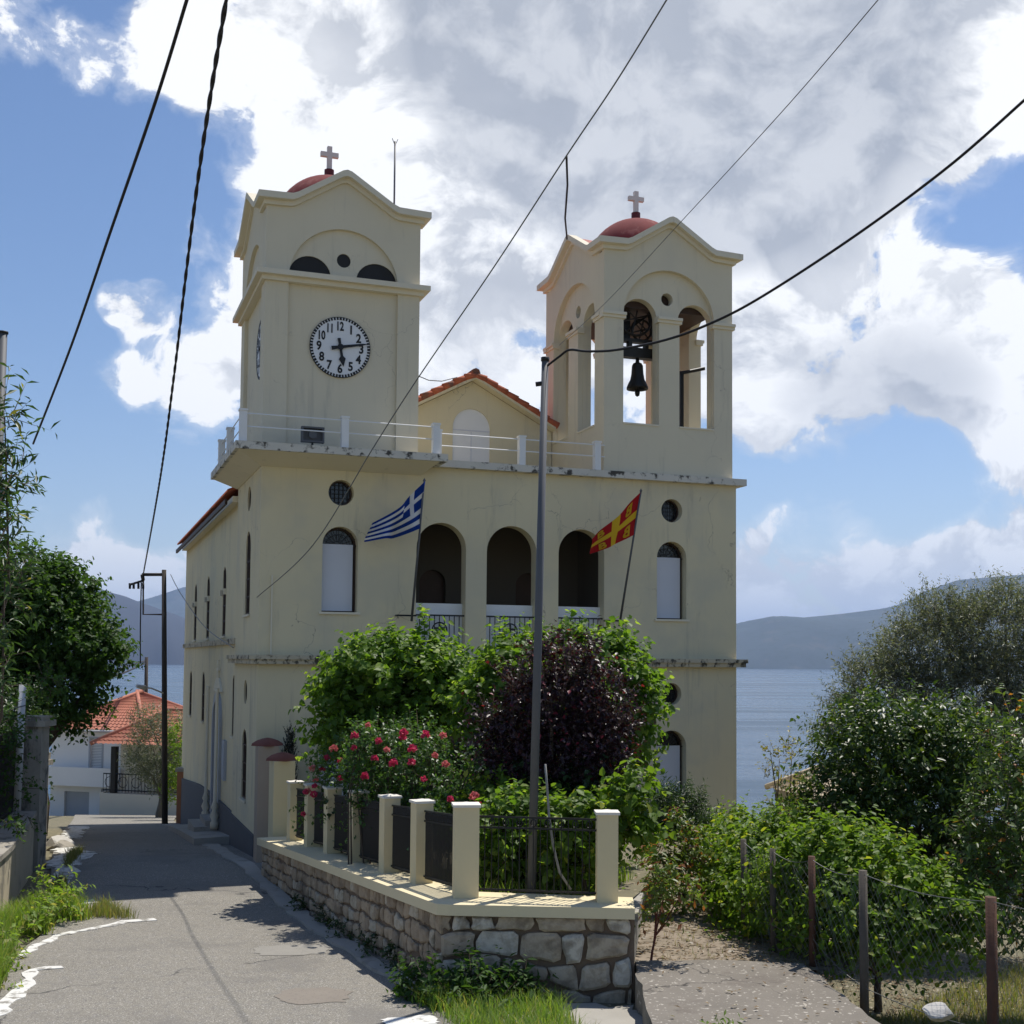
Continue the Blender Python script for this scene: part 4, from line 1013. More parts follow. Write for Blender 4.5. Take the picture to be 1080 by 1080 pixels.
# coping, mitred at the corner
cp = MB(); prev = None
oc = O + N1 * .05 + N2 * .05
ring = []
for s in (0, 2, 4, 6, 8, SL):
    a = O + D1 * s + N1 * .05; q = O + D1 * s - N1 * .66
    if s == 0: a = O + N1 * .04 - D1 * .02; q = O - N1 * .66 + D1 * .55
    ring.append((lw((a.x, a.y, copz(s) - .13)), lw((a.x, a.y, copz(s))), lw((q.x, q.y, copz(s))), lw((q.x, q.y, copz(s) - .13))))
vs = [p for r in ring for p in r]; fs = []
for i in range(len(ring) - 1):
    for k in range(4): fs.append((i * 4 + k, i * 4 + 4 + k, i * 4 + 4 + (k + 1) % 4, i * 4 + (k + 1) % 4))
fs += [(0, 1, 2, 3), tuple(len(vs) - 4 + k for k in (3, 2, 1, 0))]
cp.add(vs, fs)
a0 = O + N1 * .04 - D1 * .02; a1 = O + D2 * .12 + N2 * .06; a2 = E_ + N2 * .06; a3 = E_ - N2 * .62; a4 = O - N1 * .66 + D1 * .55
cp.prism([(p.x - O.x, p.y - O.y) for p in (a0, a1, a2, a3, a4)], 1.121, 1.2505)
cp.build('coping', M_coping, wall)

pil_s = [0., 1.62, 3.02, 4.62, 6.12, 7.45, 8.75]
def on_line(s): return P0 + D1 * s
def pillar(p, zb, h, w, ang, cap=M_pillarcap, m=M_pillar):
    fn = lambda x, y, z: lw((p.x + x * math.cos(ang) - y * math.sin(ang), p.y + x * math.sin(ang) + y * math.cos(ang), z))
    o = MB().box(-w / 2, w / 2, -w / 2, w / 2, zb - .02, zb + h, fn).build('pillar', m, wall)
    bb = MB(); q = w / 2 + .02
    bb.box(-q, q, -q, q, zb + h, zb + h + .032, fn); bb.add([fn(x * q * .7, y * q * .7, zb + h + .0325) for x, y in ((-1, -1), (1, -1), (1, 1), (-1, 1))] + [fn(0, 0, zb + h + .055)], [(0, 1, 4), (1, 2, 4), (2, 3, 4), (3, 0, 4)])
    bb.build('cap', cap, o); return o
ANG1 = math.atan2(D1.y, D1.x) - PI / 2
for k, s in enumerate(pil_s):
    p = on_line(s); pillar(p, copz(s), 1.05 if k else 1.09, .30 if k == 0 else .24, ANG1 if k else ANG1 * .3)
pR = Vector((1.17, 15.02)); pillar(pR, 1.25, 1.04, .25, 0.02)
def iron_panel(pa, pb, za, zb, h, pitch, spear=True, r=.009):
    b = MB(); d = (pb - pa); L = d.length; d.normalize(); n = int(L / pitch)
    for z in (.09, h - .16, h - .03):
        b.tube([lw((pa.x, pa.y, za + z)), lw((pb.x, pb.y, zb + z))], .017, 4)
    for k in range(1, n):
        q = pa + d * (L * k / n); z = za + (zb - za) * k / n
        b.tube([lw((q.x, q.y, z + .06)), lw((q.x, q.y, z + h - .02))], r, 4)
        if k % 2 == 0:
            c = [(q.x + d.x * .035 * math.cos(t), q.y + d.y * .035 * math.cos(t), z + h - .095 + .045 * math.sin(t)) for t in np.linspace(0, 2 * PI, 9)]
            b.tube([lw(x) for x in c], .008, 4, caps=False)
    b.build('iron_panel', M_iron, wall)
for s0, s1 in zip(pil_s, pil_s[1:]):
    iron_panel(on_line(s0 + .13), on_line(s1 - .12), copz(s0), copz(s1), .98, .046, r=.0105)
iron_panel(P0 + Vector((.15, -.01)), pR - Vector((.125, 0)), 1.25, 1.25, 1.0, .085, r=.008)

def gate_pillar(p, w, z0, z1, m, ang, label):
    e = empty('gate_pillar', (p[0], p[1], z0), ang, label=label, cat='pillar')
    MB().box(-w / 2, w / 2, -w / 2, w / 2, -.4, z1 - z0).build('shaft', m, e)
    q = w / 2 + .03
    MB().lathe([(q * 1.36, 0), (q * 1.30, .05), (q * .9, .11), (q * .4, .15), (0, .165)], (0, 0, z1 - z0 + .001), 4).build('cap', M_tilecap, e)
gate_pillar((-4.50, 24.45), .42, .72, 2.13, M_pillar, ANG1, 'cream pillar with a brick red cap at the far end of the stone wall')
gate_pillar((-5.02, 25.55), .42, .0, 2.34, M_gatepillar, TH, 'dusty pink pillar with a brick red cap against the church corner')

# garden soil behind the wall
gb = MB(); gv = []; gf = []
for j, y in enumerate(np.linspace(0, 1, 9)):
    for i, x in enumerate(np.linspace(0, 1, 9)):
        a = (O - N1 * .6 + D1 * .5).lerp(O - N1 * .6 + D1 * 9.6, y); e = Vector((1.35, 15.1)).lerp(Vector((4.6, 29.)), y)
        p = a.lerp(e, x); gv.append((p.x, p.y, 1.16 - .75 * y ** .8))
for j in range(8):
    for i in range(8): gf.append((j * 9 + i, j * 9 + i + 1, j * 9 + 10 + i, j * 9 + 9 + i))
tag(gb.add(gv, gf).build('garden_soil', M_soil), kind='structure')
def garden_z(x, y): return 1.16 - .75 * max(0., min(1., (y - 15.1) / 12.5)) ** .8
# low wall along the path on the garden's right side
b = MB()
q0, q1 = Vector((1.50, 14.95)), Vector((2.95, 25.5))
dd = (q1 - q0).normalized(); nn = Vector((dd.y, -dd.x))
A = [q0, q1, q1 - nn * .32, q0 - nn * .32]
for z0, z1, gr in ((-.5, 1.02, 0), (1.02, 1.11, .04)):
    vs = []
    for z in (z0, z1):
        for k, p in enumerate(A):
            f = .62 if k in (1, 2) else 0
            o = nn * gr * (1 if k in (0, 1) else -1)
            vs.append((p.x + o.x, p.y + o.y, z - (f if z > 0 else 0)))
    b.add(vs, [(3, 2, 1, 0), (4, 5, 6, 7), (0, 1, 5, 4), (1, 2, 6, 5), (2, 3, 7, 6), (3, 0, 4, 7)])
tag(b.build('low_wall', M_kerb2), 'low pale wall along the path beside the garden', 'wall')

# platform and path on the right
def ragged(poly, jag, step, seed):
    g = random.Random(seed); out = []
    for i, p in enumerate(poly):
        a, c_ = Vector(p), Vector(poly[(i + 1) % len(poly)]); n = max(1, int((c_ - a).length / step))
        for k in range(n):
            q = a.lerp(c_, k / n); out.append((q.x + g.uniform(-jag, jag), q.y + g.uniform(-jag, jag)))
    return out
pp = ragged([(1.52, 14.92), (1.43, 13.6), (1.40, 12.3), (1.25, 10.2), (3.75, 10.2), (3.70, 12.0), (3.62, 13.2), (3.55, 14.2), (3.48, 14.82), (2.5, 15.0)], .035, .22, 3)
tag(MB().prism(pp, -.5, .57).build('concrete_platform', M_concrete), 'worn grey concrete platform beside the stone wall', 'platform')
MB_ = MB(); pv = []; pf = []
for j, y in enumerate([14.75, 15.5, 17, 19, 21, 23, 26]):
    x0 = 1.5 + (y - 14.9) * .139; 
    for x in (x0 - .1, x0 + .8, x0 + 1.6, x0 + 2.6): pv.append((x, y, .53 - .028 * (y - 14.75) + rnd.uniform(-.02, .02)))
for j in range(6):
    for i in range(3): pf.append((j * 4 + i, j * 4 + i + 1, j * 4 + 5 + i, j * 4 + 4 + i))
tag(MB_.add(pv, pf).build('dirt_path', M_pathsoil), kind='structure')
blotch('road_patch', (.75, 13.6), .85, .8, M_kerb2, 15, 0, -.02)

def rock(name, p, r, seed, m, label, group=None):
    g = random.Random(seed); bm = bmesh.new(); bmesh.ops.create_icosphere(bm, subdivisions=3, radius=1)
    dirs = [(Vector((g.uniform(-1, 1), g.uniform(-1, 1), g.uniform(-1, 1))).normalized(), g.uniform(.5, .9)) for _ in range(14)]
    for v in bm.verts:
        q = v.co.copy()
        for d, k in dirs:
            e = q.dot(d)
            if e > k: q -= d * (e - k)
        v.co = Vector((q.x * r[0], q.y * r[1], q.z * r[2]))
    me = bpy.data.meshes.new(name); bm.to_mesh(me); bm.free(); me.materials.append(m)
    o = bpy.data.objects.new(name, me); COL.objects.link(o); o.location = p
    return tag(o, label, 'rock', group)
rock('rock', at(992, 1068, 12.6) , (.19, .14, .10), 3, M_rock, 'white limestone rock in the dry grass by the wire fence')
rock('rock', (-10.75, 29.6, -.35), (.4, .35, .26), 7, M_rock, 'pale boulder at the foot of the left wall, farther one', 'boulders at the foot of the left wall')
rock('rock', (-10.2, 28.2, -.2), (.36, .32, .22), 9, M_oldstone, 'brownish boulder at the foot of the left wall, nearer one', 'boulders at the foot of the left wall')

# ------------------------------------------------------------------ wire fence on the right
FP = [at(784, 885, 16.9), at(815, 895, 15.75), at(856, 903, 14.95), at(910, 918, 13.9), at(1045, 946, 12.45)]
fe = empty('wire_fence', (FP[2].x, FP[2].y, .4), 0, label='wire netting fence on rusty steel and wooden posts at the right of the path', cat='fence')
lf = lambda p: (p[0] - FP[2].x, p[1] - FP[2].y, p[2] - .4)
bot = [.38, .45, .45, .0, -.05]
FP.append(Vector((5.35, 11.3, 2.0))); bot.append(-.05)
for k, p in enumerate(FP[:5]):
    r = (.042, .040, .045, .052, .062)[k]; m = (M_greypost, M_greypost, M_rustpost, M_greypost, M_rustpost)[k]
    MB().tube([lf((p.x + .01, p.y, bot[k] - .1)), lf((p.x, p.y, p.z))], r, 8, r * .92).build('post', m, fe)
net = MB(); wires = MB()
for k in range(len(FP) - 1):
    a, c_ = FP[k], FP[k + 1]; L = (c_ - a).length; n = int(L / .085); H = 13
    for k2 in (-1, 1):
        for i in range(-H, n + 1):
            pts = []
            for h in range(H + 1):
                x = i + (h if k2 > 0 else H - h)
                if 0 <= x <= n:
                    t = x / n; z0 = bot[k] + (bot[k + 1] - bot[k]) * t; z1 = a.z + (c_.z - a.z) * t - .05 - .10 * math.sin(PI * t)
                    pts.append(lf((a.x + (c_.x - a.x) * t + .02 * math.sin(x * 1.7 + h), a.y + (c_.y - a.y) * t, z0 + (z1 - z0) * h / H)))
            if len(pts) > 1: net.tube(pts, .0017, 3, caps=False)
    for fr_, sg, rr in ((1., .07, .0055), (.32, .05, .005)):
        pts = [lf((a.x + (c_.x - a.x) * t, a.y + (c_.y - a.y) * t - .03, bot[k] + (bot[k + 1] - bot[k]) * t + ((a.z - bot[k]) * (1 - t) + (c_.z - bot[k + 1]) * t) * fr_ - .04 - sg * math.sin(PI * t))) for t in np.linspace(0, 1, 14)]
        wires.tube(pts, rr, 4)
no = net.build('netting', M_netting, fe); wires.build('strand', M_netting, fe)

# ------------------------------------------------------------------ poles, lamps, cables
p = MB(); foot = Vector((.27, 15.58, 1.1)); tip = at(575, 381, 15.6)
pe = empty('metal_pole', foot, 0, label='tall grey metal pole standing behind the stone wall in front of the church', cat='pole')
rel = lambda q, o: Vector(q) - o
MB().tube([(0, 0, -.1), rel(tip, foot)], .058, 10, .045).build('shaft', M_galv, pe)
MB().tube([rel(tip, foot) + Vector((-.12, 0, -.3)), rel(tip, foot) + Vector((.02, 0, -.28))], .03, 6).lathe([(0, 0), (.055, .0), (.055, .05), (0, .06)], tuple(rel(tip, foot)), 8).build('bracket', M_iron, pe)
hs = [at(575, 806, 15.2), at(577, 830, 15.2), at(579, 860, 15.2), at(583, 890, 15.2), at(590, 920, 15.25), at(602, 938, 15.3)]
tag(MB().tube(hs, .014, 8).build('hose', M_hose), 'grey hose hanging over the iron panel beside the metal pole', 'hose')

up_b = Vector((-11.62, 41.9, -1.5)); up_t = at(173, 601, 42.)
ue = empty('utility_pole', up_b, 0, label='dark timber utility pole with a street lamp at the far end of the road', cat='pole')
MB().tube([(0, 0, -.3), rel(up_t, up_b)], .105, 10, .075).build('shaft', M_wood, ue)
cb0 = at(150, 606, 42.); 
MB().tube([rel(cb0, up_b), rel(at(175, 606, 42), up_b)], .055, 6).tube([rel(cb0, up_b), rel(at(151, 612, 42), up_b)], .07, 6).tube([rel(at(151, 606, 42.), up_b), rel(at(151, 648, 42.), up_b), rel(at(173, 648, 42.), up_b)], .032, 5).build('crossarm', M_wood, ue)
q = MB()
for px in (137, 141, 146, 151): q.tube([rel(at(px, 615, 42), up_b), rel(at(px, 621, 42), up_b)], .045, 6)
q.tube([rel(at(136, 617, 42), up_b), rel(at(152, 612, 42), up_b)], .04, 5); q.build('insulator', M_black, ue)
a0 = at(172, 731, 41.8); a1 = at(160, 726, 41.4); a2 = at(146, 724, 41.)
MB().tube([rel(a0, up_b), rel(a1, up_b), rel(a2, up_b)], .03, 6).build('lamp_arm', M_lampgrey, ue)
MB().tube([rel(at(153, 725.5, 41.2), up_b), rel(at(144, 723.5, 40.95), up_b)], .09, 8, .06).build('lamp_head', M_lampgrey, ue)
MB().tube([rel(at(149, 612, 41.9), up_b), rel(at(148, 660, 41.9), up_b), rel(at(148, 700, 41.9), up_b)], .022, 5).build('down_wire', M_cable, ue)
t2 = at(154.5, 693, 72.); b2 = at(154, 760, 72.)
tag(MB().tube([b2 - Vector((0, 0, 1.5)), t2], .13, 8, .1).build('utility_pole', M_wood), 'thin distant pole rising behind the red roofed house', 'pole')
lp = at(3, 352, 17.); 
l0 = Vector((lp.x - .05, 17., .1))
le = empty('utility_pole', l0, 0, label='grey pole rising behind the leaves at the left edge', cat='pole')
MB().tube([(0, 0, -.2), rel(lp, l0)], .075, 10, .062).build('shaft', M_galv, le)
MB().lathe([(0, 0), (.075, 0), (.075, .03), (0, .045)], tuple(rel(lp, l0)), 10).build('cap', M_black, le)
lq = at(20, 850, 23.5)
le2 = empty('metal_post', (lq.x, lq.y, .9), 0, label='slim pale grey post on the low wall at the left', cat='post')
MB().tube([rel(at(18, 855, 23.5), le2.location), rel(at(24, 722, 23.5), le2.location)], .075, 8, .07).build('shaft', M_lampgrey, le2)
MB().tube([rel(at(10, 748, 23.4), le2.location), rel(at(27, 744, 23.4), le2.location)], .012, 5).build('clamp', M_wire, le2)

def cable(name, px, Ya, Yb, r, m, label, ext=0., twist=False, r1=None):
    """cable hanging in the vertical plane between its two ends; px are points along it in the photograph"""
    A, B = at(*px[0], Ya), at(*px[-1], Yb); nrm = Vector((B.y - A.y, A.x - B.x, 0)); e = Vector(EYE); pts = []
    for q in px:
        d = Vector(ray(*q)); t = (A - e).dot(nrm) / d.dot(nrm); pts.append(e + d * t)
    far = pts[0] + (pts[0] - pts[1]).normalized() * ext if ext else None
    # smooth
    def cr(p0, p1, p2, p3, t): return .5 * ((2 * p1) + (p2 - p0) * t + (2 * p0 - 5 * p1 + 4 * p2 - p3) * t * t + (3 * p1 - p0 - 3 * p2 + p3) * t ** 3)
    Q = []
    for i in range(len(pts) - 1):
        p0 = pts[max(0, i - 1)]; p3 = pts[min(len(pts) - 1, i + 2)]
        n = 14 if not twist else max(14, int((pts[i + 1] - pts[i]).length / .09))
        Q += [cr(p0, pts[i], pts[i + 1], p3, k / n) for k in range(n)]
    Q.append(pts[-1]); b = MB()
    if far: Q = [far.lerp(pts[0], k / 120) for k in range(120)] + Q
    if twist:
        for ph in (0, PI):
            P = []; s = 0
            for i, p_ in enumerate(Q):
                if i: s += (Q[i] - Q[i - 1]).length
                d = (Q[min(i + 1, len(Q) - 1)] - Q[max(0, i - 1)]).normalized(); u_ = d.orthogonal().normalized(); w_ = d.cross(u_)
                P.append(p_ + (u_ * math.cos(s * 7 + ph) + w_ * math.sin(s * 7 + ph)) * r * .42)
            b.tube(P, r * .68, 6)
    else: b.tube(Q, r, 6, r1)
    return tag(b.build(name, m), label, 'cable')
cable('cable', [(197, 0), (163, 110), (118, 240), (75, 365), (35, 468)], 11., 21., .017, M_cable, 'black cable slanting down to the trees at the top left', 12)
cable('cable', [(238.5, 0), (222, 100), (208, 195), (196, 290), (183, 400), (168, 510), (151, 606)], 10.5, 42., .023, M_cable, 'thick twisted black cable running down to the distant utility pole', 12, True)
cable('cable', [(703, 0), (650, 86), (597, 165), (520, 283), (440, 400), (395, 470), (330, 575), (271, 630)], 14., 25.95, .010, M_wire, 'grey wire slanting across the church front to its left corner', 12)
cable('cable', [(926, 0), (830, 112), (720, 232), (640, 318), (590, 364)], 13., 28., .0065, M_wire, 'thin pale wire crossing in front of the bell tower', 12)
cable('cable', [(1080, 106), (1000, 176), (900, 250), (800, 315), (745, 343), (700, 359), (650, 369), (620, 370.5), (601, 369), (590, 376), (577, 386)], 11., 15.58, .016, M_cable, 'black cable from the top of the metal pole to the right', 10)
b = MB(); Q = [at(597.5, 165, 22.5), at(598.5, 195, 25), at(596, 230, 27.), at(598, 252, 28.9)]
tag(MB().tube(Q, .022, 6).build('cable', M_cable), 'short hanging lead dropping to the eaves of the bell tower', 'cable')
tag(MB().tube([at(440, 396, 27.4), at(452, 401, 28.2), at(466, 402, 29.), at(482, 398, 30.)], .012, 5).build('cable', M_wire), 'short slack wire between the clock tower and the gable roof', 'cable')
cable('cable', [(110, 712), (130, 704), (153, 697)], 50., 72., .035, M_cable, 'dark wire to the distant thin pole, upper one of two')
cable('cable', [(112, 716), (132, 709), (153, 699.5)], 50., 72., .045, M_cable, 'dark wire to the distant thin pole, lower one of two')
cable('cable', [(180, 606), (190, 625), (215, 660), (246, 683)], 42., 29.2, .012, M_wire, 'thin wire from the utility pole to the side wall of the church')

# ------------------------------------------------------------------ left walls
lwl = empty('boundary_wall', (-8.2, 22, 0), 0, label='low cream wall with a flat grey top along the left of the road', cat='wall')
lo_ = lambda x, y, z: (x + 8.2, y - 22, z)
wl = [(-7.15, 12.0, 1.02), (-7.70, 17.5, .88), (-8.35, 20.8, .98), (-9.30, 24.3, 1.12)]
vs = []; cs = []
for x, y, z in wl:
    vs += [lo_(x, y, -.6), lo_(x, y, z - .09), lo_(x - .55, y, z - .09), lo_(x - .55, y, -.6)]
    cs += [lo_(x + .05, y, z - .088), lo_(x + .05, y, z), lo_(x - .6, y, z), lo_(x - .6, y, z - .088)]
f4 = lambda n: [(i * 4 + k, i * 4 + 4 + k, i * 4 + 4 + (k + 1) % 4, i * 4 + (k + 1) % 4) for i in range(n - 1) for k in range(4)] + [(0, 1, 2, 3), tuple(4 * n - 4 + k for k in (3, 2, 1, 0))]
MB().add(vs, f4(4)).build('masonry', M_oldplaster, lwl); MB().add(cs, f4(4)).build('coping', M_oldstone, lwl)
w2 = empty('boundary_wall', (-10, 30, 0), 0, label='tall lichened wall with stepped pillars farther along the left of the road', cat='wall')
l2 = lambda x, y, z: (x + 10, y - 30, z)
wp = [(-9.35, 24.4, 1.9), (-10.1, 26.6, 1.7), (-10.95, 29.0, 1.6), (-11.9, 31.6, 1.6), (-14.2, 38.0, 1.2)]
vs = []
for x, y, z in wp: vs += [l2(x, y, -2.), l2(x, y, z - .9), l2(x - .3, y, z - .9), l2(x - .3, y, -2.)]
MB().add(vs, f4(5)).build('masonry', M_oldplaster, w2)
def lpil(x, y, w, z0, z1, capw):
    o = MB().box(x - w, x, y - w / 2, y + w / 2, z0, z1, lambda a, b_, c_: l2(a, b_, c_)).build('pillar', M_oldstone, w2)
    MB().box(x - w - capw, x + capw, y - w / 2 - capw, y + w / 2 + capw, z1 + .001, z1 + .12, lambda a, b_, c_: l2(a, b_, c_)).box(x - w - capw * .4, x + capw * .4, y - w / 2 - capw * .4, y + w / 2 + capw * .4, z1 + .121, z1 + .2, lambda a, b_, c_: l2(a, b_, c_)).build('cap', M_oldstone, o)
lpil(-9.28, 24.7, .42, -.6, 2.75, .10); lpil(-10.2, 27.2, .40, -.8, 1.75, .07); lpil(-11.2, 29.8, .40, -1., 1.7, .06)
MB().panel([(29.9, -1.2), (33.2, -1.8), (33.2, 1.5), (29.9, 2.1)], [], 0, .3, lambda a, t, z: l2(-11.25 - t - (a - 29.9) * .36, a, z)).build('plastered_panel', M_oldplaster, w2)
fb = MB()
fx0, fx1 = Vector((-8.9, 20.5)), Vector((-9.75, 24.5))
for k in range(36):
    q = fx0.lerp(fx1, k / 35); fb.box(q.x - .012, q.x + .012, q.y - .048, q.y + .048, .9, 2.62 + .1 * (k / 35))
for z in (1.1, 2.4): fb.tube([(fx0.x, fx0.y, z), (fx1.x, fx1.y, z + .1)], .03, 5)
tag(fb.build('metal_fence', M_black), 'dark metal fence behind the low wall at the left', 'fence')

# ------------------------------------------------------------------ houses down the road
def hip_roof(mb, x0, x1, y0, y1, z, rise, inset, ov=.35):
    x0 -= ov; x1 += ov; y0 -= ov; y1 += ov; ym = (y0 + y1) / 2
    A, B, C_, D_ = (x0, y0, z), (x1, y0, z), (x1, y1, z), (x0, y1, z); R0, R1 = (x0 + inset, ym, z + rise), (x1 - inset, ym, z + rise)
    def slope(p, q, r, s_):        # corrugated sheet over quad p q (eave) r s (ridge)
        p, q, r, s_ = map(Vector, (p, q, r, s_)); n = max(8, int((q - p).length / .085)); m = max(4, int((s_ - p).length / .36)); nn_ = (q - p).cross(s_ - p).normalized()
        if nn_.z < 0: nn_ = -nn_
        vs = []; fs = []
        for j in range(m * 2):
            t = (j // 2 + j % 2) / m; lift = .03 * (1 - j % 2)
            for i in range(n + 1):
                u = i / n; vs.append(p.lerp(q, u).lerp(s_.lerp(r, u), t) + nn_ * (.03 * math.sin(i * PI / 1.5) + lift))
        for j in range(m * 2 - 1):
            for i in range(n): fs.append((j * (n + 1) + i, j * (n + 1) + i + 1, (j + 1) * (n + 1) + i + 1, (j + 1) * (n + 1) + i))
        mb.add(vs, fs)
    slope(A, B, R1, R0); slope(C_, D_, R0, R1); slope(B, C_, R1, R1); slope(D_, A, R0, R0)
    for a, c_ in ((A, R0), (B, R1), (C_, R1), (D_, R0), (R0, R1)): mb.tube([a, Vector(c_) + Vector((0, 0, .02))], .10, 6)
HX, HY = -19.3, 60.0
h1 = empty('house', (HX, HY, -4.4), -.28, label='white house with a terracotta hip roof at the bottom of the road', cat='house')
MB().panel(rect(-3.4, 1.6, -3.0, 5.05), [rect(-2.6, -1.2, .0, 2.0), rect(-.55, .25, .15, 2.2), rect(-1.2, -.55, 2.9, 4.6)], 0, .3, front).box(-3.4, 1.6, 7.0, 7.3, -3, 5.05).box(-3.4, -3.1, .3, 7.0, -3, 5.05).box(1.3, 1.6, .3, 7.0, -3, 5.05).build('wall', M_housewhite, h1)
for r_, mm, nm in ((rect(-2.6, -1.2, .0, 2.0), M_shutter, 'garage_door'), (rect(-.55, .25, .15, 2.2), M_shutter, 'door'), (rect(-1.2, -.55, 2.9, 4.6), M_shutter, 'window')):
    w = MB().panel(r_, [], .14, .2, front).build(nm, mm, h1)
    if nm == 'door': MB().box(-.45, .15, .12, .138, 1.2, 2.05).build('pane', M_glass, w)
MB().box(-3.5, .9, -.75, -.0, 2.35, 2.6).box(-3.5, .9, -.75, -.68, 2.6, 3.25).build('balcony', M_housewhite, h1)
w = MB().panel(rect(-1.28, -.47, 2.82, 4.68), [rect(-1.2, -.55, 2.9, 4.6)], -.03, -.001, front).build('window_surround', M_shutter, h1)
g_ = MB()
for k in range(22): g_.box(-1.19, -.56, .12, .139, 2.92 + k * .076, 2.96 + k * .076)
g_.build('shutter_slats', M_housewhite, h1)
MB().tube([(-3.75, -.42, 4.98), (1.95, -.42, 4.98)], .06, 6).tube([(1.45, -.40, 4.95), (1.45, -.06, 4.7), (1.45, -.06, -2.)], .045, 6).build('gutter', M_lampgrey, h1)
rb_ = MB(); hip_roof(rb_, -3.4, 1.6, 0, 7.3, 5.05, 1.75, 3.0); rb_.build('roof', M_tilefar, h1)
h2 = empty('house', (-17.25, 57.2, -4.1), -.28, label='cream house with a covered balcony and an iron balustrade in front of the white house', cat='house')
MB().box(-1.9, 3.2, .0, 5.0, -3, 1.95).panel(rect(-1.9, 3.2, 1.951, 4.25), [rect(.2, 1.2, 1.96, 4.0), rect(1.9, 2.9, 2.4, 3.8)], 1.6, 1.85, front).box(-1.9, 3.2, 1.851, 5.0, 1.951, 4.25).box(-1.9, -1.72, 0, 1.599, 1.951, 2.0).build('wall', M_housecream, h2)
MB().box(.2, 1.2, 1.75, 1.849, 1.96, 4.0).build('door', M_glass, h2); MB().box(1.9, 2.9, 1.75, 1.849, 2.4, 3.8).build('window', M_glass, h2)
MB().box(-1.4, -1.15, .05, .3, 1.952, 4.1).build('column', M_black, h2); MB().box(2.85, 3.1, .05, .3, 1.952, 4.1).build('column', M_black, h2)
bb = MB()
for z in (2.1, 2.85): bb.tube([(-1.8, .1, z), (3.1, .1, z)], .03, 5)
for k in range(30): x = -1.8 + 4.9 * k / 29; bb.tube([(x, .1, 2.), (x, .1, 2.85)], .014, 4)
for k in range(7):
    c_ = -1.45 + .7 * k; bb.tube([(c_ + .24 * math.cos(t), .08, 2.47 + .24 * math.sin(t)) for t in np.linspace(0, 2 * PI, 13)], .016, 4, caps=False)
bb.build('balustrade', M_iron, h2)
rb_ = MB(); hip_roof(rb_, -1.9, 3.2, -.1, 5.0, 4.25, 1.5, 2.2, .3); rb_.build('roof', M_tilefar, h2)
h3 = empty('house', (-14.2, 82, -7.5), .1, label='distant house showing only a red tiled roof beside the church', cat='house')
MB().box(-3, 4.5, 0, 7, -3, 5.2).build('wall', M_housecream, h3)
rb_ = MB(); hip_roof(rb_, -3, 4.5, 0, 7, 5.2, 1.9, 3.2); rb_.build('roof', M_tilefar, h3)
sh_ = empty('shed', (at(850, 830, 40).x + 1.0, 40, -1.2), .2, label='small stone shed with a pale tiled roof among the trees at the right', cat='shed')
MB().box(-.8, 2.6, 0, 3., -3, 1.05).build('wall', M_oldstone, sh_)
rb_ = MB(); hip_roof(rb_, -.8, 2.6, 0, 3., 1.05, .85, 1.3, .25); rb_.build('roof', M_stonetile, sh_)
ow = empty('gate_post', (-11.25, 43.2, -1.3), 0, label='low orange plastered post beside the far utility pole', cat='post')
MB().box(-.3, .5, -.2, .2, -.6, 1.5).build('shaft', mat('orange_plaster', (.42, .18, .09), .9, .1, 2.), ow); MB().box(-.36, .56, -.26, .26, 1.501, 1.62).build('cap', M_oldstone, ow)
fr_ = MB().tube([(-13.9, 52.6, -2.6), (-13.9, 52.6, -.2)], .04, 6).tube([(-13.9, 52.6, -.5), (-12.6, 53.2, -.5)], .03, 5).tube([(-12.6, 53.2, -2.6), (-12.6, 53.2, -.2)], .04, 6)
tag(fr_.build('handrail', M_lampgrey), 'pale tubular handrail at the bottom of the road', 'handrail')

# ------------------------------------------------------------------ plants
def plant(name, base, label, cat, group=None): return empty(name, base, 0, label=label, cat=cat, group=group)
def rc(cl, e): return [(c[0] - e[0], c[1] - e[1], c[2] - e[2], *c[3:]) for c in cl]
def pxc(px, py, Y, rx, ry_, rz): p = at(px, py, Y); return (p.x, p.y, p.z, rx, ry_, rz)

# two pollarded mulberries
def mulberry(cl, base, seed, label, tw):
    e = plant('mulberry_tree', base, label, 'tree', 'mulberry trees in the church garden')
    C_ = rc(cl, base)
    trunk(e, (0, 0, -.2), (.05, 0, C_[0][2] - base[2] * 0 - .5 if False else 1.1), .13, [c[:3] for c in C_], M_bark, seed)
    foliage('crown', C_, tw, 11, .55, .150, .120, L_mul, e, seed, up=.75, droop=.35, spread=.85, broad=True, inner=.45)
cA = [pxc(411, 722, 22, 1.0, .9, .68), pxc(373, 742, 22, .58, .7, .62), pxc(454, 730, 22., .70, .8, .70), pxc(443, 703, 22, .50, .6, .34), pxc(388, 708, 22, .5, .6, .34), pxc(406, 775, 22, 1.1, .9, .58), pxc(364, 775, 22.3, .36, .5, .36), pxc(487, 728, 22.2, .32, .5, .35), pxc(448, 675, 22, .12, .2, .16), pxc(386, 690, 22, .15, .2, .15)]
mulberry(cA, (-2.3, 22.1, .85), 11, 'bright green mulberry tree in the garden behind the rose bush', 1500)
cB = [pxc(600, 728, 20.6, .95, .9, .66), pxc(545, 722, 20.4, .6, .7, .46), pxc(645, 738, 20.6, .62, .8, .62), pxc(668, 748, 20.5, .34, .6, .34), pxc(622, 700, 20.6, .55, .6, .34), pxc(575, 702, 20.6, .55, .6, .32), pxc(520, 750, 20.4, .5, .6, .55), pxc(605, 790, 20.8, .95, .9, .6), pxc(637, 785, 20.6, .42, .6, .36), pxc(537, 690, 20.5, .22, .3, .2), pxc(640, 688, 20.5, .25, .3, .2), pxc(595, 680, 20.5, .15, .2, .15), pxc(665, 705, 20.5, .2, .3, .18)]
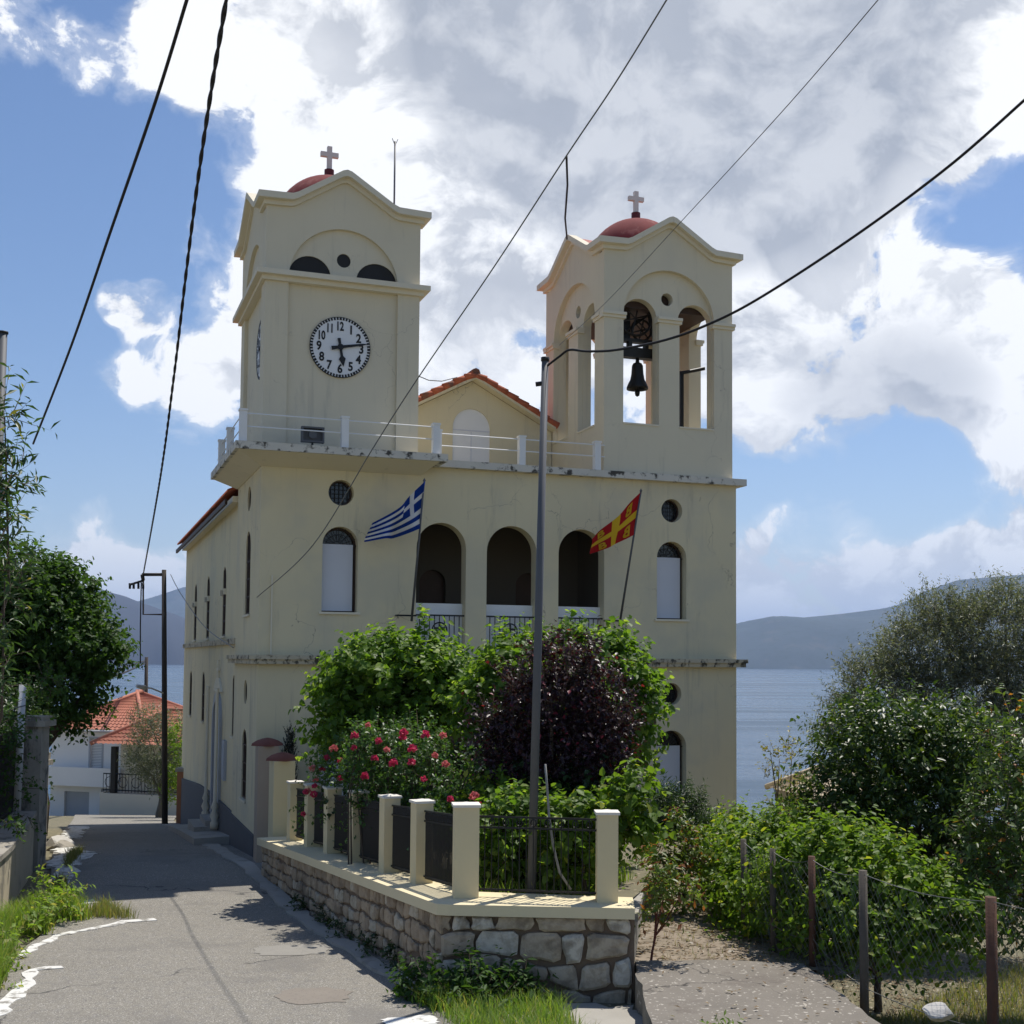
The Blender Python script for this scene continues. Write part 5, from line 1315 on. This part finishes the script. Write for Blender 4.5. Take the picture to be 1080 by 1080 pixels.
mulberry(cB, (1.1, 20.9, .75), 12, 'bright green mulberry tree behind the purple-leaved tree', 1900)
# purple-leaved plum
bp = (.62, 18.2, .95); e = plant('plum_tree', bp, 'dark purple-leaved plum tree behind the metal pole', 'tree')
cP = rc([pxc(592, 745, 18.2, .48, .5, .42), pxc(552, 772, 18.2, .30, .4, .36), pxc(628, 782, 18.2, .32, .4, .40), pxc(606, 710, 18.2, .26, .3, .20), pxc(585, 815, 18.2, .60, .6, .46), pxc(642, 805, 18.2, .18, .3, .24), pxc(533, 800, 18.2, .22, .3, .32), pxc(640, 728, 18.1, .16, .3, .18), pxc(546, 728, 18.1, .16, .3, .18), pxc(570, 692, 18.1, .10, .2, .12), pxc(655, 765, 18.1, .10, .2, .12), pxc(517, 760, 18.2, .10, .2, .14), pxc(626, 690, 18.2, .10, .2, .12), pxc(660, 740, 18.1, .06, .15, .08), pxc(514, 785, 18.1, .08, .15, .1), pxc(596, 682, 18.1, .06, .1, .1)], bp)
trunk(e, (0, 0, -.2), (0, 0, 1.1), .09, [c[:3] for c in cP], M_bark, 5)
foliage('crown', cP, 1500, 12, .50, .088, .056, L_plum, e, 21, up=.6, droop=.2, spread=.8, inner=.2, stem=(M_bark, .006))
# rose bush along the fence
br = (-2.0, 19.1, .95); e = plant('rose_bush', br, 'rose bush with crimson and coral flowers spilling over the iron panels', 'bush')
cR = rc([pxc(415, 806, 19.4, .75, .6, .46), pxc(375, 806, 20.7, .55, .45, .42), pxc(460, 816, 18.8, .55, .5, .42), pxc(490, 832, 18.2, .35, .4, .32), pxc(400, 790, 19.7, .45, .4, .36), pxc(352, 815, 22.2, .34, .3, .34), pxc(334, 850, 22.35, .20, .2, .5), pxc(430, 850, 19.3, .8, .5, .4), pxc(385, 782, 19.3, .22, .2, .20), pxc(331, 875, 22.4, .14, .15, .3), pxc(440, 782, 18.9, .28, .3, .24), pxc(400, 865, 19.9, .5, .3, .35), pxc(440, 872, 18.7, .5, .3, .35), pxc(368, 862, 21.2, .40, .3, .32), pxc(470, 878, 17.7, .35, .3, .4)], br)
sb = MB(); g = random.Random(7)
for c in cR:
    for k in range(3):
        a = Vector((c[0] * .6 + g.uniform(-.3, .3), c[1] * .6 + g.uniform(-.2, .2), -.15)); q = Vector(c[:3]) + Vector((g.uniform(-.4, .4) * c[3], g.uniform(-.4, .4) * c[4], c[5] * .7))
        sb.tube([a, a.lerp(q, .5) + Vector((g.uniform(-.1, .1), 0, .15)), q], .018, 5, .006)
sb.build('stem', M_bark, e)
foliage('foliage', cR, 1650, 9, .34, .085, .055, L_rose, e, 31, up=.6, droop=.15, spread=.9, inner=.4, stem=(M_bark, .005))
def rose(p, r, m, seed):
    g = np.random.default_rng(seed); n = 26
    ph = np.arccos(1 - 1.5 * (np.arange(n) + .5) / n); th = np.arange(n) * 2.4
    d = np.stack([np.sin(ph) * np.cos(th), np.sin(ph) * np.sin(th), np.cos(ph)], 1)
    nr = d; up_ = unit(np.cross(np.cross(d, [[0, 0, 1.]]) + 1e-3, d) * 1.0)
    V, Q = leaf_geo(np.array(p) + d * r * .55, unit(d * .5 + g.normal(size=(n, 3)) * .55), nr, np.full(n, r * 1.15), np.full(n, r * 1.25), True, .2)
    return np_mesh('rose', V, Q, m, e)
rp = [(388, 765, 19.2, 1), (374, 776, 19.5, 0), (399, 782, 19., 0), (373, 789, 19.5, 0), (426, 773, 18.7, 0), (425, 778, 18.75, 0), (408, 791, 18.6, 1), (415, 805, 18.5, 0), (345, 799, 21.2, 0), (359, 802, 20.3, 0), (449, 775, 18.6, 0), (467, 776, 18.5, 1), (359, 821, 20.0, 0), (330, 811, 21.9, 1), (333, 822, 21.9, 1), (332, 829, 21.9, 0), (331, 838, 21.8, 0), (323, 835, 22., 0), (325, 834, 22., 1), (385, 819, 19.2, 0), (434, 804, 18.3, 0), (475, 843, 17.7, 0), (500, 840, 17.3, 1), (504, 849, 17.2, 0), (320, 859, 22.4, 0), (435, 790, 18.3, 0), (470, 806, 18., 1), (447, 822, 18., 0), (352, 790, 20.5, 1), (395, 800, 18.9, 0), (459, 797, 18.2, 1), (444, 862, 17.9, 0), (340, 812, 21.2, 0)]
for k, (x, y, Y, c) in enumerate(rp):
    q = at(x, y, Y - .5); rose((q.x - br[0], q.y - br[1], q.z - br[2]), (.036, .050, .042)[k % 3], M_rose2 if c else M_rose1, 50 + k)
# climbing vine by the right pillar
bv = (1.0, 15.9, 1.1); e = plant('climbing_vine', bv, 'leafy green vine climbing beside the right pillar and the hose', 'vine')
cV = rc([pxc(600, 895, 16., .35, .35, .45), pxc(635, 868, 16.1, .32, .3, .30), pxc(662, 850, 16.2, .24, .3, .30), pxc(612, 860, 16.0, .28, .3, .25), pxc(582, 880, 15.9, .20, .25, .42), pxc(675, 872, 16.1, .14, .2, .26), pxc(625, 915, 15.9, .25, .25, .30), pxc(668, 825, 16.2, .15, .2, .16)], bv)
trunk(e, (0, 0, -.1), (-.1, 0, .8), .03, [c[:3] for c in cV], M_bark, 9, 'stem')
foliage('foliage', cV, 420, 7, .32, .135, .11, L_vine, e, 41, up=.35, droop=.5, spread=.9, broad=True, inner=.3)
bs = (.35, 16.3, 1.08); e = plant('shrub', bs, 'leafy shrub pressing against the front iron panel round the metal pole', 'shrub')
C_ = rc([pxc(530, 905, 16.3, .28, .3, .40), pxc(560, 895, 16.4, .30, .3, .45), pxc(590, 900, 16.4, .30, .3, .45), pxc(545, 860, 16.6, .35, .3, .3), pxc(515, 880, 16.4, .2, .25, .35)], bs)
trunk(e, (0, 0, -.1), (0, 0, .4), .03, [c[:3] for c in C_], M_bark, 66, 'stem')
foliage('foliage', C_, 420, 8, .30, .12, .09, L_mul, e, 66, up=.4, droop=.4, spread=.9, broad=True, stem=(M_bark, .005))
# shrubs filling the garden behind the front panel
for k, (cl, bs, lab, L_, nn_, sd) in enumerate([
    ([pxc(530, 880, 17.4, .45, .4, .40), pxc(555, 860, 17.6, .5, .4, .4), pxc(520, 850, 17.8, .4, .4, .35), pxc(545, 915, 16.9, .3, .3, .2)], (.1, 17.4, 1.0), 'low green shrub seen through the front iron panel', L_vine, 420, 61),
    ([pxc(590, 890, 17.6, .6, .5, .6), pxc(560, 840, 18.3, .6, .5, .5), pxc(620, 860, 18., .6, .5, .6)], (.75, 17.9, .95), 'dark shrub below the purple-leaved tree', L_dark, 1000, 62),
    ([pxc(470, 840, 20., .7, .5, .6), pxc(440, 830, 20.4, .7, .5, .6), pxc(400, 850, 21., .8, .5, .6), pxc(510, 830, 19.5, .5, .5, .6)], (-1.5, 20.4, .8), 'dark shrub in the shade below the left mulberry tree', L_dark, 900, 63)]):
    e = plant('shrub', bs, lab, 'shrub'); C_ = rc(cl, bs)
    trunk(e, (0, 0, -.1), (0, 0, .4), .035, [c[:3] for c in C_], M_bark, sd, 'stem')
    foliage('foliage', C_, nn_, 9, .35, .11, .075, L_, e, sd, up=.4, droop=.25, spread=.9, broad=True)
bs = (3.55, 25.2, .15); e = plant('oleander', bs, 'dark oleander bush against the church wall below the right window', 'shrub')
C_ = rc([pxc(715, 868, 25.2, .55, .5, .5), pxc(700, 885, 25., .4, .4, .4), pxc(730, 880, 25.2, .4, .4, .4), pxc(716, 848, 25.3, .3, .3, .25)], bs)
trunk(e, (0, 0, -.1), (0, 0, .3), .04, [c[:3] for c in C_], M_bark, 3, 'stem')
foliage('foliage', C_, 620, 11, .42, .14, .028, L_dark, e, 71, up=.9, droop=.05, spread=.7)
bs = (-4.62, 25.9, .5); e = plant('cypress', bs, 'slim dark young cypress behind the cream end pillar', 'tree')
trunk(e, (0, 0, -.2), (0, 0, 1.4), .03, [], M_bark, 3)
foliage('crown', [(0, 0, .2 + .16 * k, .21 * (1 - k / 13) ** .7, .21 * (1 - k / 13) ** .7, .16) for k in range(12)], 1300, 6, .16, .06, .02, L_cypress, e, 5, up=1.8, droop=-.5, spread=.3)
# sapling at the wall end and other small weeds
bs = (1.68, 14.95, .5); e = plant('sapling', bs, 'spindly reddish-stemmed sapling at the right end of the stone wall', 'sapling')
C_ = [(.08, 0, .75, .14, .14, .3), (.22, .05, 1.0, .16, .15, .25), (.3, .05, .7, .16, .15, .2), (.05, .05, 1.15, .12, .12, .22), (.42, .0, .9, .1, .1, .15)]
trunk(e, (0, 0, -.15), (.08, 0, .5), .016, [c[:3] for c in C_], mat('red_bark', (.12, .035, .025), .8, .2, 8.), 8, 'stem', .7)
foliage('foliage', C_, 120, 7, .22, .10, .045, L_sapling, e, 81, up=.7, droop=.4, spread=.9)
bs = (2.55, 18.3, .4); e = plant('sapling', bs, 'light green leafy sapling on the path behind the wall end', 'sapling')
C_ = [(0, 0, .55, .3, .3, .4), (.2, 0, .9, .25, .25, .3), (-.2, 0, .85, .22, .2, .3), (-.05, .1, 1.25, .18, .2, .2)]
trunk(e, (0, 0, -.15), (0, 0, .4), .02, [c[:3] for c in C_], M_bark, 8, 'stem', .7)
foliage('foliage', C_, 260, 8, .28, .10, .05, L_sapling, e, 82, up=.7, droop=.3, spread=.9)
bs = (2.0, 12.15, .55); e = plant('weed', bs, 'bright green weed sprouting at the near edge of the concrete platform', 'weed')
foliage('foliage', [(0, 0, -.02, .06, .06, .05), (.12, 0, .0, .05, .05, .05)], 16, 6, .18, .09, .025, L_vine, e, 83, up=.8, droop=.3)
# vine hedge behind the wire fence
bh = (4.6, 15.6, 0.); e = plant('vine_hedge', bh, 'sprawling light green vine along the wire fence', 'hedge')
cH = rc([pxc(890, 905, 15.9, .55, .5, .42), pxc(930, 925, 15.3, .55, .5, .42), pxc(860, 925, 15.9, .5, .5, .5), pxc(960, 950, 14.9, .45, .4, .35), pxc(910, 960, 15.0, .5, .4, .38), pxc(870, 970, 15.4, .45, .4, .35), pxc(1000, 965, 14.6, .4, .4, .28), pxc(835, 945, 16.4, .4, .4, .5), pxc(890, 888, 16., .3, .3, .2), pxc(985, 985, 14.5, .45, .3, .22), pxc(930, 990, 14.6, .45, .3, .22)], bh)
trunk(e, (0, 0, -.3), (0, 0, .5), .05, [c[:3] for c in cH], M_bark, 14, 'stem')
foliage('foliage', cH, 2000, 9, .42, .100, .072, L_vine, e, 91, up=.35, droop=.45, spread=.95, broad=True, inner=.4)
bh = (4.0, 18.8, .1); e = plant('vine_hedge', bh, 'green bush beside the path where the wire fence begins', 'hedge')
cH = rc([pxc(790, 915, 18.2, .5, .6, .5), pxc(770, 905, 19.4, .5, .6, .45), pxc(815, 895, 18.6, .5, .6, .4), pxc(800, 950, 17.2, .5, .5, .5), pxc(775, 945, 17.8, .35, .5, .4), pxc(755, 925, 19., .3, .5, .3), pxc(835, 885, 18.8, .4, .5, .4), pxc(815, 975, 16.6, .4, .4, .35), pxc(785, 880, 20.5, .5, .5, .35)], bh)
trunk(e, (0, 0, -.3), (0, 0, .4), .05, [c[:3] for c in cH], M_bark, 15, 'stem')
foliage('foliage', cH, 1150, 9, .40, .105, .07, L_vine, e, 92, up=.5, droop=.35, spread=.95, broad=True, inner=.35)
# citrus, olive and the edge tree
bc_ = (6.3, 19.4, -.2); e = plant('citrus_tree', bc_, 'dark glossy citrus tree in front of the olive tree', 'tree')
cC = rc([pxc(960, 820, 19.4, 1.1, 1.0, .8), pxc(905, 800, 19.4, .7, .8, .65), pxc(1010, 800, 19.4, .9, .9, .7), pxc(940, 765, 19.4, .7, .8, .42), pxc(890, 850, 19.3, .7, .8, .65), pxc(950, 880, 19.2, 1.0, .9, .65), pxc(1040, 850, 19.3, .8, .9, .8), pxc(1000, 770, 19.6, .5, .6, .4), pxc(880, 880, 19.3, .5, .6, .5), pxc(1020, 910, 19.2, .8, .8, .5), pxc(900, 920, 19.2, .7, .6, .4)], bc_)
trunk(e, (0, 0, -.3), (0, 0, 1.2), .14, [c[:3] for c in cC], M_bark, 16)
foliage('crown', cC, 2700, 11, .48, .125, .062, L_citrus, e, 101, up=.5, droop=.3, spread=.9, inner=.4)
bo = (9.6, 26.5, -.3); e = plant('olive_tree', bo, 'tall grey-green olive tree at the right', 'tree')
cO = rc([pxc(990, 690, 26.5, 1.2, 1.2, .8), pxc(1050, 680, 26.5, 1.2, 1.2, .9), pxc(935, 745, 26.2, .9, 1., .9), pxc(1000, 650, 26.5, .55, .6, .35), pxc(985, 640, 26.5, .35, .4, .22), pxc(1060, 640, 26.5, .6, .7, .38), pxc(920, 715, 26.2, .5, .6, .45), pxc(1020, 745, 26.2, 1.4, 1.2, .9), pxc(895, 760, 26.2, .45, .6, .5), pxc(1090, 720, 26.5, 1., 1., 1.), pxc(955, 690, 26.4, .55, .6, .5), pxc(880, 790, 26., .4, .5, .35), pxc(1070, 780, 26.2, 1.3, 1., .9), pxc(945, 800, 26.4, 1.0, .9, .7), pxc(1120, 650, 26.4, .8, .8, .6)], bo)
trunk(e, (0, 0, -.3), (.1, 0, 2.), .22, [c[:3] for c in cO], M_olivebark, 17, rl=.22)
foliage('crown', cO, 6800, 15, .52, .10, .026, L_olive, e, 111, up=.7, droop=.05, spread=.65, inner=.4, stem=(M_olivebark, .003))
be = (6.6, 15.2, -.1); e = plant('young_tree', be, 'leafy tree with some orange leaves at the right edge behind the wire fence', 'tree')
cE = rc([pxc(1070, 850, 15.4, .5, .5, .55), pxc(1050, 890, 15.2, .45, .5, .45), pxc(1085, 800, 15.6, .5, .5, .5), pxc(1060, 940, 15., .45, .4, .45), pxc(1030, 905, 15.1, .28, .3, .3), pxc(1090, 900, 15., .5, .5, .6), pxc(1075, 760, 15.7, .3, .3, .25), pxc(1090, 970, 14.6, .5, .4, .4)], be)
trunk(e, (0, 0, -.3), (0, 0, 1.0), .06, [c[:3] for c in cE], M_bark, 18)
foliage('crown', cE, 620, 9, .42, .12, .055, L_autumn, e, 121, up=.5, droop=.35, spread=.9, inner=.35, stem=(M_bark, .006))
by = (5.25, 24., -.3); e = plant('sapling', by, 'thin sapling with yellowing leaves in front of the sea', 'sapling')
cY = rc([pxc(822, 800, 24, .22, .2, .3), pxc(835, 790, 24, .2, .2, .2), pxc(815, 825, 24, .25, .2, .25), pxc(838, 840, 24, .35, .3, .35), pxc(826, 865, 24, .4, .3, .4), pxc(845, 865, 24., .35, .3, .3), pxc(812, 790, 24, .12, .1, .14)], by)
trunk(e, (0, 0, -.3), (0, 0, 1.2), .03, [c[:3] for c in cY], M_bark, 19, 'stem', .7)
foliage('foliage', cY, 150, 8, .34, .085, .045, L_yellow, e, 131, up=1., droop=.2, spread=.8, inner=.1, stem=(M_bark, .006))
e2 = [(3.55, 'palings')]
pl = MB(); g = random.Random(2)
for k in range(11):
    a = at(742 + k * 2.6, 905, 23.4); pl.tube([a - Vector((0, 0, .7)), a + Vector((g.uniform(-.06, .06), 0, .30 + g.uniform(0, .3)))], .022, 5)
tag(pl.build('wooden_fence', M_greypost), 'short row of weathered wooden stakes by the far end of the path', 'fence')
rd = at(735, 895, 21.5)
tag(MB().tube([rd + Vector((-.28, 0, -.02)), rd + Vector((.3, .1, .03))], .03, 6).tube([rd + Vector((-.2, -.1, .06)), rd + Vector((.32, -.1, .0))], .025, 6).build('plank', M_lampgrey), 'pale broken plank lying across the path', 'plank')
bl = (-10.6, 27.5, -.3); e = plant('shrub', bl, 'dark bush behind the metal fence at the left edge', 'shrub')
cK = rc([pxc(10, 800, 27.5, .8, .7, .8), pxc(-15, 760, 27.5, .8, .7, .9), pxc(25, 760, 27.8, .45, .6, .6), pxc(0, 840, 27.4, .9, .7, .5)], bl)
foliage('foliage', cK, 700, 9, .40, .12, .08, L_dark, e, 139, up=.5, droop=.2, spread=.9)
# left side trees
bl = (-12.8, 33.5, -.4); e = plant('broad_tree', bl, 'large dark green broad-leaved tree behind the left wall', 'tree')
cL = rc([pxc(30, 660, 33.5, 2.0, 1.8, 1.5), pxc(85, 680, 33.2, 1.0, 1.2, .9), pxc(10, 620, 33.5, 1.6, 1.5, 1.0), pxc(60, 630, 33.4, 1.0, 1.1, .8), pxc(-40, 690, 33., 1.8, 1.6, 1.6), pxc(50, 725, 33.2, 1.3, 1.2, .9), pxc(110, 690, 33., .5, .7, .55), pxc(75, 745, 33., .6, .8, .5), pxc(0, 745, 33., 1.4, 1.2, .9), pxc(100, 720, 33.1, .4, .6, .3), pxc(-70, 640, 33., 1.5, 1.5, 1.2)], bl)
trunk(e, (0, 0, -.3), (0, 0, 3.2), .28, [c[:3] for c in cL], M_bark, 20)
foliage('crown', cL, 3600, 12, .62, .17, .11, L_bigtree, e, 141, up=.5, droop=.3, spread=.9, broad=True, inner=.45)
bl = (-6.15, 13.6, .3); e = plant('oleander', bl, 'tall willow-leaved oleander reaching in at the left edge', 'shrub')
cW = rc([pxc(-10, 480, 13.6, .30, .4, .5), pxc(12, 500, 13.6, .14, .3, .25), pxc(5, 440, 13.6, .10, .3, .2), pxc(-20, 580, 13.6, .42, .4, .5), pxc(12, 545, 13.5, .14, .3, .22), pxc(5, 610, 13.5, .22, .3, .3), pxc(-25, 680, 13.5, .45, .4, .5), pxc(0, 720, 13.4, .22, .3, .2), pxc(-40, 540, 13.6, .4, .4, .8)], bl)
trunk(e, (-.1, 0, -.3), (-.15, 0, 2.), .06, [c[:3] for c in cW], M_bark, 21, 'stem')
foliage('foliage', cW, 230, 9, .40, .165, .038, L_oleander, e, 151, up=.7, droop=.25, spread=.75, inner=.3, stem=(M_bark, .006))
bl = (-9.4, 22.5, .3); e = plant('ivy', bl, 'straggling ivy over the low wall and fence at the left', 'creeper')
cI = rc([pxc(12, 830, 23., .3, .3, .4), pxc(5, 760, 23., .35, .3, .5), pxc(20, 790, 23., .2, .2, .3), pxc(50, 720, 24.5, .35, .3, .3), pxc(28, 860, 21.8, .14, .2, .12), pxc(12, 868, 21., .2, .2, .08)], bl)
foliage('foliage', cI, 170, 8, .34, .10, .065, L_bigtree, e, 161, up=.1, droop=.5, spread=.9, inner=.2, stem=(M_bark, .008))
bl = (-14.2, 50.5, -2.6); e = plant('olive_tree', bl, 'rounded grey-green olive tree in front of the cream house down the road', 'tree')
cT = rc([pxc(162, 790, 50.5, 1.1, 1.0, 1.1), pxc(157, 760, 50.5, .7, .7, .5), pxc(172, 820, 50.3, .8, .8, .7), pxc(147, 805, 50.3, .55, .6, .6), pxc(187, 770, 51., .55, .6, .7), pxc(192, 800, 51, .5, .6, .8)], bl)
trunk(e, (0, 0, -.4), (0, 0, 1.2), .16, [c[:3] for c in cT], M_olivebark, 22)
foliage('crown', cT, 1500, 10, .45, .12, .04, L_olive, e, 171, up=.6, droop=.1, spread=.8, inner=.4)
bl = (-11.6, 46.8, -1.8); e = plant('shrub', bl, 'yellow-green bush between the utility pole and the church', 'shrub')
cT = rc([pxc(187, 780, 47, .35, .5, .6), pxc(188, 815, 46.8, .35, .5, .5), pxc(184, 835, 46.6, .3, .4, .4)], bl)
foliage('foliage', cT, 300, 9, .35, .11, .06, L_vine, e, 172, up=.6, droop=.2, spread=.8)
bl = (-17.5, 55.6, -3.6); e = plant('flower_bed', bl, 'low clump of pink flowers at the foot of the white house', 'flowers')
foliage('foliage', [(0, 0, .35, .5, .3, .2), (.8, 0, .3, .4, .3, .2)], 70, 6, .2, .09, .06, L_rose, e, 173); foliage('blossom', [(0, 0, .5, .5, .3, .15), (.8, 0, .45, .4, .3, .15)], 26, 5, .12, .09, .08, M_rose1, e, 174)

# ------------------------------------------------------------------ grass and weeds
def scatter(polys, n, seed, zf):
    g = random.Random(seed); out = []
    while len(out) < n:
        p = g.choice(polys); a, c_ = g.random(), g.random()
        if a + c_ > 1: a, c_ = 1 - a, 1 - c_
        v = [p[0][k] + (p[1][k] - p[0][k]) * a + (p[2][k] - p[0][k]) * c_ for k in (0, 1)]
        x, y = v[0] + g.gauss(0, .05), v[1] + g.gauss(0, .05); out.append((x, y, zf(x, y)))
    return out
zr = lambda x, y: gz(y) - .04
tag(blades('grass', scatter([((-7.2, 14.0), (-5.9, 13.2), (-7.4, 17.6)), ((-5.95, 14.2), (-7.4, 18.), (-6.5, 16.2)), ((-7.7, 18.5), (-6.8, 18.4), (-7.8, 21.2)), ((-6.6, 19.6), (-7.3, 20.8), (-7.9, 19.4)), ((-7.5, 17.2), (-6.7, 16.6), (-7.7, 19.5))], 12000, 3, zr), .36, .014, L_grass, 4, .8), kind='stuff')
tag(blades('grass', scatter([((-6.8, 19.9), (-5.9, 19.7), (-6.9, 21.2)), ((-8.0, 22.), (-7.4, 21.), (-8.5, 23.6)), ((-9.0, 25.5), (-8.7, 24.5), (-9.3, 27))], 2600, 13, zr), .22, .012, L_drygrass, 5, .9), kind='stuff')
tag(blades('grass', scatter([((-.95, 14.4), (.55, 14.5), (-.5, 12.9)), ((.55, 14.5), (-.5, 12.9), (.75, 12.6)), ((-.5, 12.9), (.75, 12.6), (.2, 12.)), ((-1.1, 14.6), (-.4, 14.6), (-.8, 13.9))], 5200, 6, zr), .24, .012, L_grass, 7, .9), kind='stuff')
tag(blades('grass', scatter([((-.2, 13.2), (.9, 13.0), (.3, 12.)), ((.9, 13.), (.3, 12.), (1.0, 12.))], 2200, 16, zr), .15, .011, L_drygrass, 17, .9), kind='stuff')
zg = lambda x, y: gz(y) - .06 - .30 * (lambda s: s * s * (3 - 2 * s))(min(1, max(0, (x - 1.2) / 3.)))
tag(blades('grass', scatter([((3.9, 13.4), (7.5, 14.2), (4.1, 11.)), ((4.1, 11.), (7.5, 14.2), (7.5, 11.)), ((3.8, 14.2), (7.5, 15.2), (4.0, 12.5)), ((4., 14.5), (9, 15), (9, 20)), ((4.0, 14.0), (8., 16.), (8, 13.2)), ((3.9, 13.0), (4.0, 15.0), (6.5, 14.8))], 48000, 9, zg), .16, .010, L_drygrass, 10, 1.), kind='stuff')
tag(blades('grass', scatter([((-.4, 15.6), (.9, 15.6), (0, 18.5)), ((.9, 15.6), (0, 18.5), (1.8, 18.5)), ((-.4, 15.8), (-1.2, 18), (.3, 18.))], 5000, 19, lambda x, y: garden_z(x, y) - .03), .30, .014, L_grass, 20, .6), kind='stuff')
tag(blades('grass', scatter([((1.8, 15.), (3.8, 15.), (3.2, 22.)), ((2.3, 22.), (1.9, 17), (3.2, 22.))], 1300, 29, lambda x, y: .50 - .028 * (y - 14.75)), .09, .010, L_drygrass, 30, 1.), kind='stuff')
# broad-leaved weeds
def weed(cl, base, n, seed, L_, label, ll=.11, lw_=.06, tl=.28):
    e = plant('weed', base, label, 'weed'); foliage('foliage', rc(cl, base), n, 8, tl, ll, lw_, L_, e, seed, up=.8, droop=.35, spread=.9, inner=.1, stem=(M_bark, .005))
weed([(-.85, 14.45, .35, .30, .2, .25), (-.45, 14.4, .40, .3, .2, .3), (-.05, 14.45, .36, .3, .15, .25), (-.65, 14.15, .25, .25, .2, .16), (-1.15, 14.6, .32, .2, .15, .2), (.2, 14.5, .32, .2, .12, .22), (-.25, 14.1, .22, .3, .2, .15)], (-.5, 14.4, .15), 240, 181, L_bigtree, 'tangle of green weeds at the corner of the stone wall', .14, .055)
weed([(-7.0, 19.3, .28, .32, .4, .28), (-7.35, 20.2, .35, .3, .4, .3), (-6.9, 18.4, .2, .25, .35, .2)], (-7.1, 19.3, .0), 90, 182, L_grass, 'clump of bright green weeds below the low left wall', .12, .06)
weed([(-6.5, 15.6, .22, .35, .4, .22), (-6.2, 14.9, .2, .25, .3, .18), (-6.75, 16.4, .25, .3, .35, .25)], (-6.5, 15.6, .1), 90, 183, L_grass, 'leafy green weeds beside the whitewashed road edge', .12, .06)
for k, (s, zz) in enumerate(((5.2, .0), (4.0, .02), (2.6, .06), (1.6, .1), (6.6, 0))):
    x, y = along(s, .08); weed([(x, y, gz(y) + .14, .10, .12, .12), (x + .1, y - .25, gz(y) + .08, .08, .12, .07)], (x, y, gz(y)), 22, 190 + k, L_dark, ['dark weeds at the foot of the rubble wall, second from the far end', 'dark weeds at the foot of the rubble wall, midway along', 'dark weeds at the foot of the rubble wall, second from the near corner', 'dark weeds at the foot of the rubble wall, nearest the corner', 'dark weeds at the foot of the rubble wall, farthest from the corner'][k], .08, .04, .18)
# dead leaves and litter on the dry grass
g = np.random.default_rng(5); n = 4200
X = g.uniform(1.6, 8, n); Y = g.uniform(11, 19, n); Z = np.array([.59 if (1.5 < x < 3.6 and y < 14.8) else zg(x, y) + .03 for x, y in zip(X, Y)])
onpath = (X > 1.6) & (X < 3.9) & (Y > 14.85); Z = np.where(onpath, .545 - .028 * (Y - 14.75), Z)
keep = ~((X < 3.6) & (Y < 14.8) & (g.random(n) > .12)); B_ = np.stack([X, Y, Z], 1)[keep]
a_ = g.uniform(0, 6.28, len(B_)); V, Q = leaf_geo(B_, np.stack([np.cos(a_), np.sin(a_), g.uniform(-.1, .3, len(B_))], 1), unit(np.stack([g.normal(size=len(B_)) * .4, g.normal(size=len(B_)) * .4, np.ones(len(B_))], 1)), g.uniform(.04, .09, len(B_)), g.uniform(.02, .05, len(B_)), False)
tag(np_mesh('fallen_leaves', V, Q, leafmat('dead_leaves', (.10, .06, .03, 1), (.26, .19, .11, 1), (.4, .36, .3, 1), trans=.1, rough=.8)), kind='stuff')

# ------------------------------------------------------------------ haze
def make_haze(density):
    b = MB().box(-33000, 33000, -400, 33000, -40, 900).build('haze', None)
    m = bpy.data.materials.new('sea_haze'); m.use_nodes = True; t = NT(m.node_tree); o = t.n('ShaderNodeOutputMaterial')
    v = t.n('ShaderNodeVolumePrincipled'); v.inputs['Color'].default_value = (.46, .64, 1., 1); v.inputs['Density'].default_value = density; v.inputs['Anisotropy'].default_value = .2
    t.l(v.outputs[0], o.inputs['Volume']); b.data.materials.clear(); b.data.materials.append(m); tag(b, kind='stuff')
HAZE = 6.2e-5
if HAZE: make_haze(HAZE)
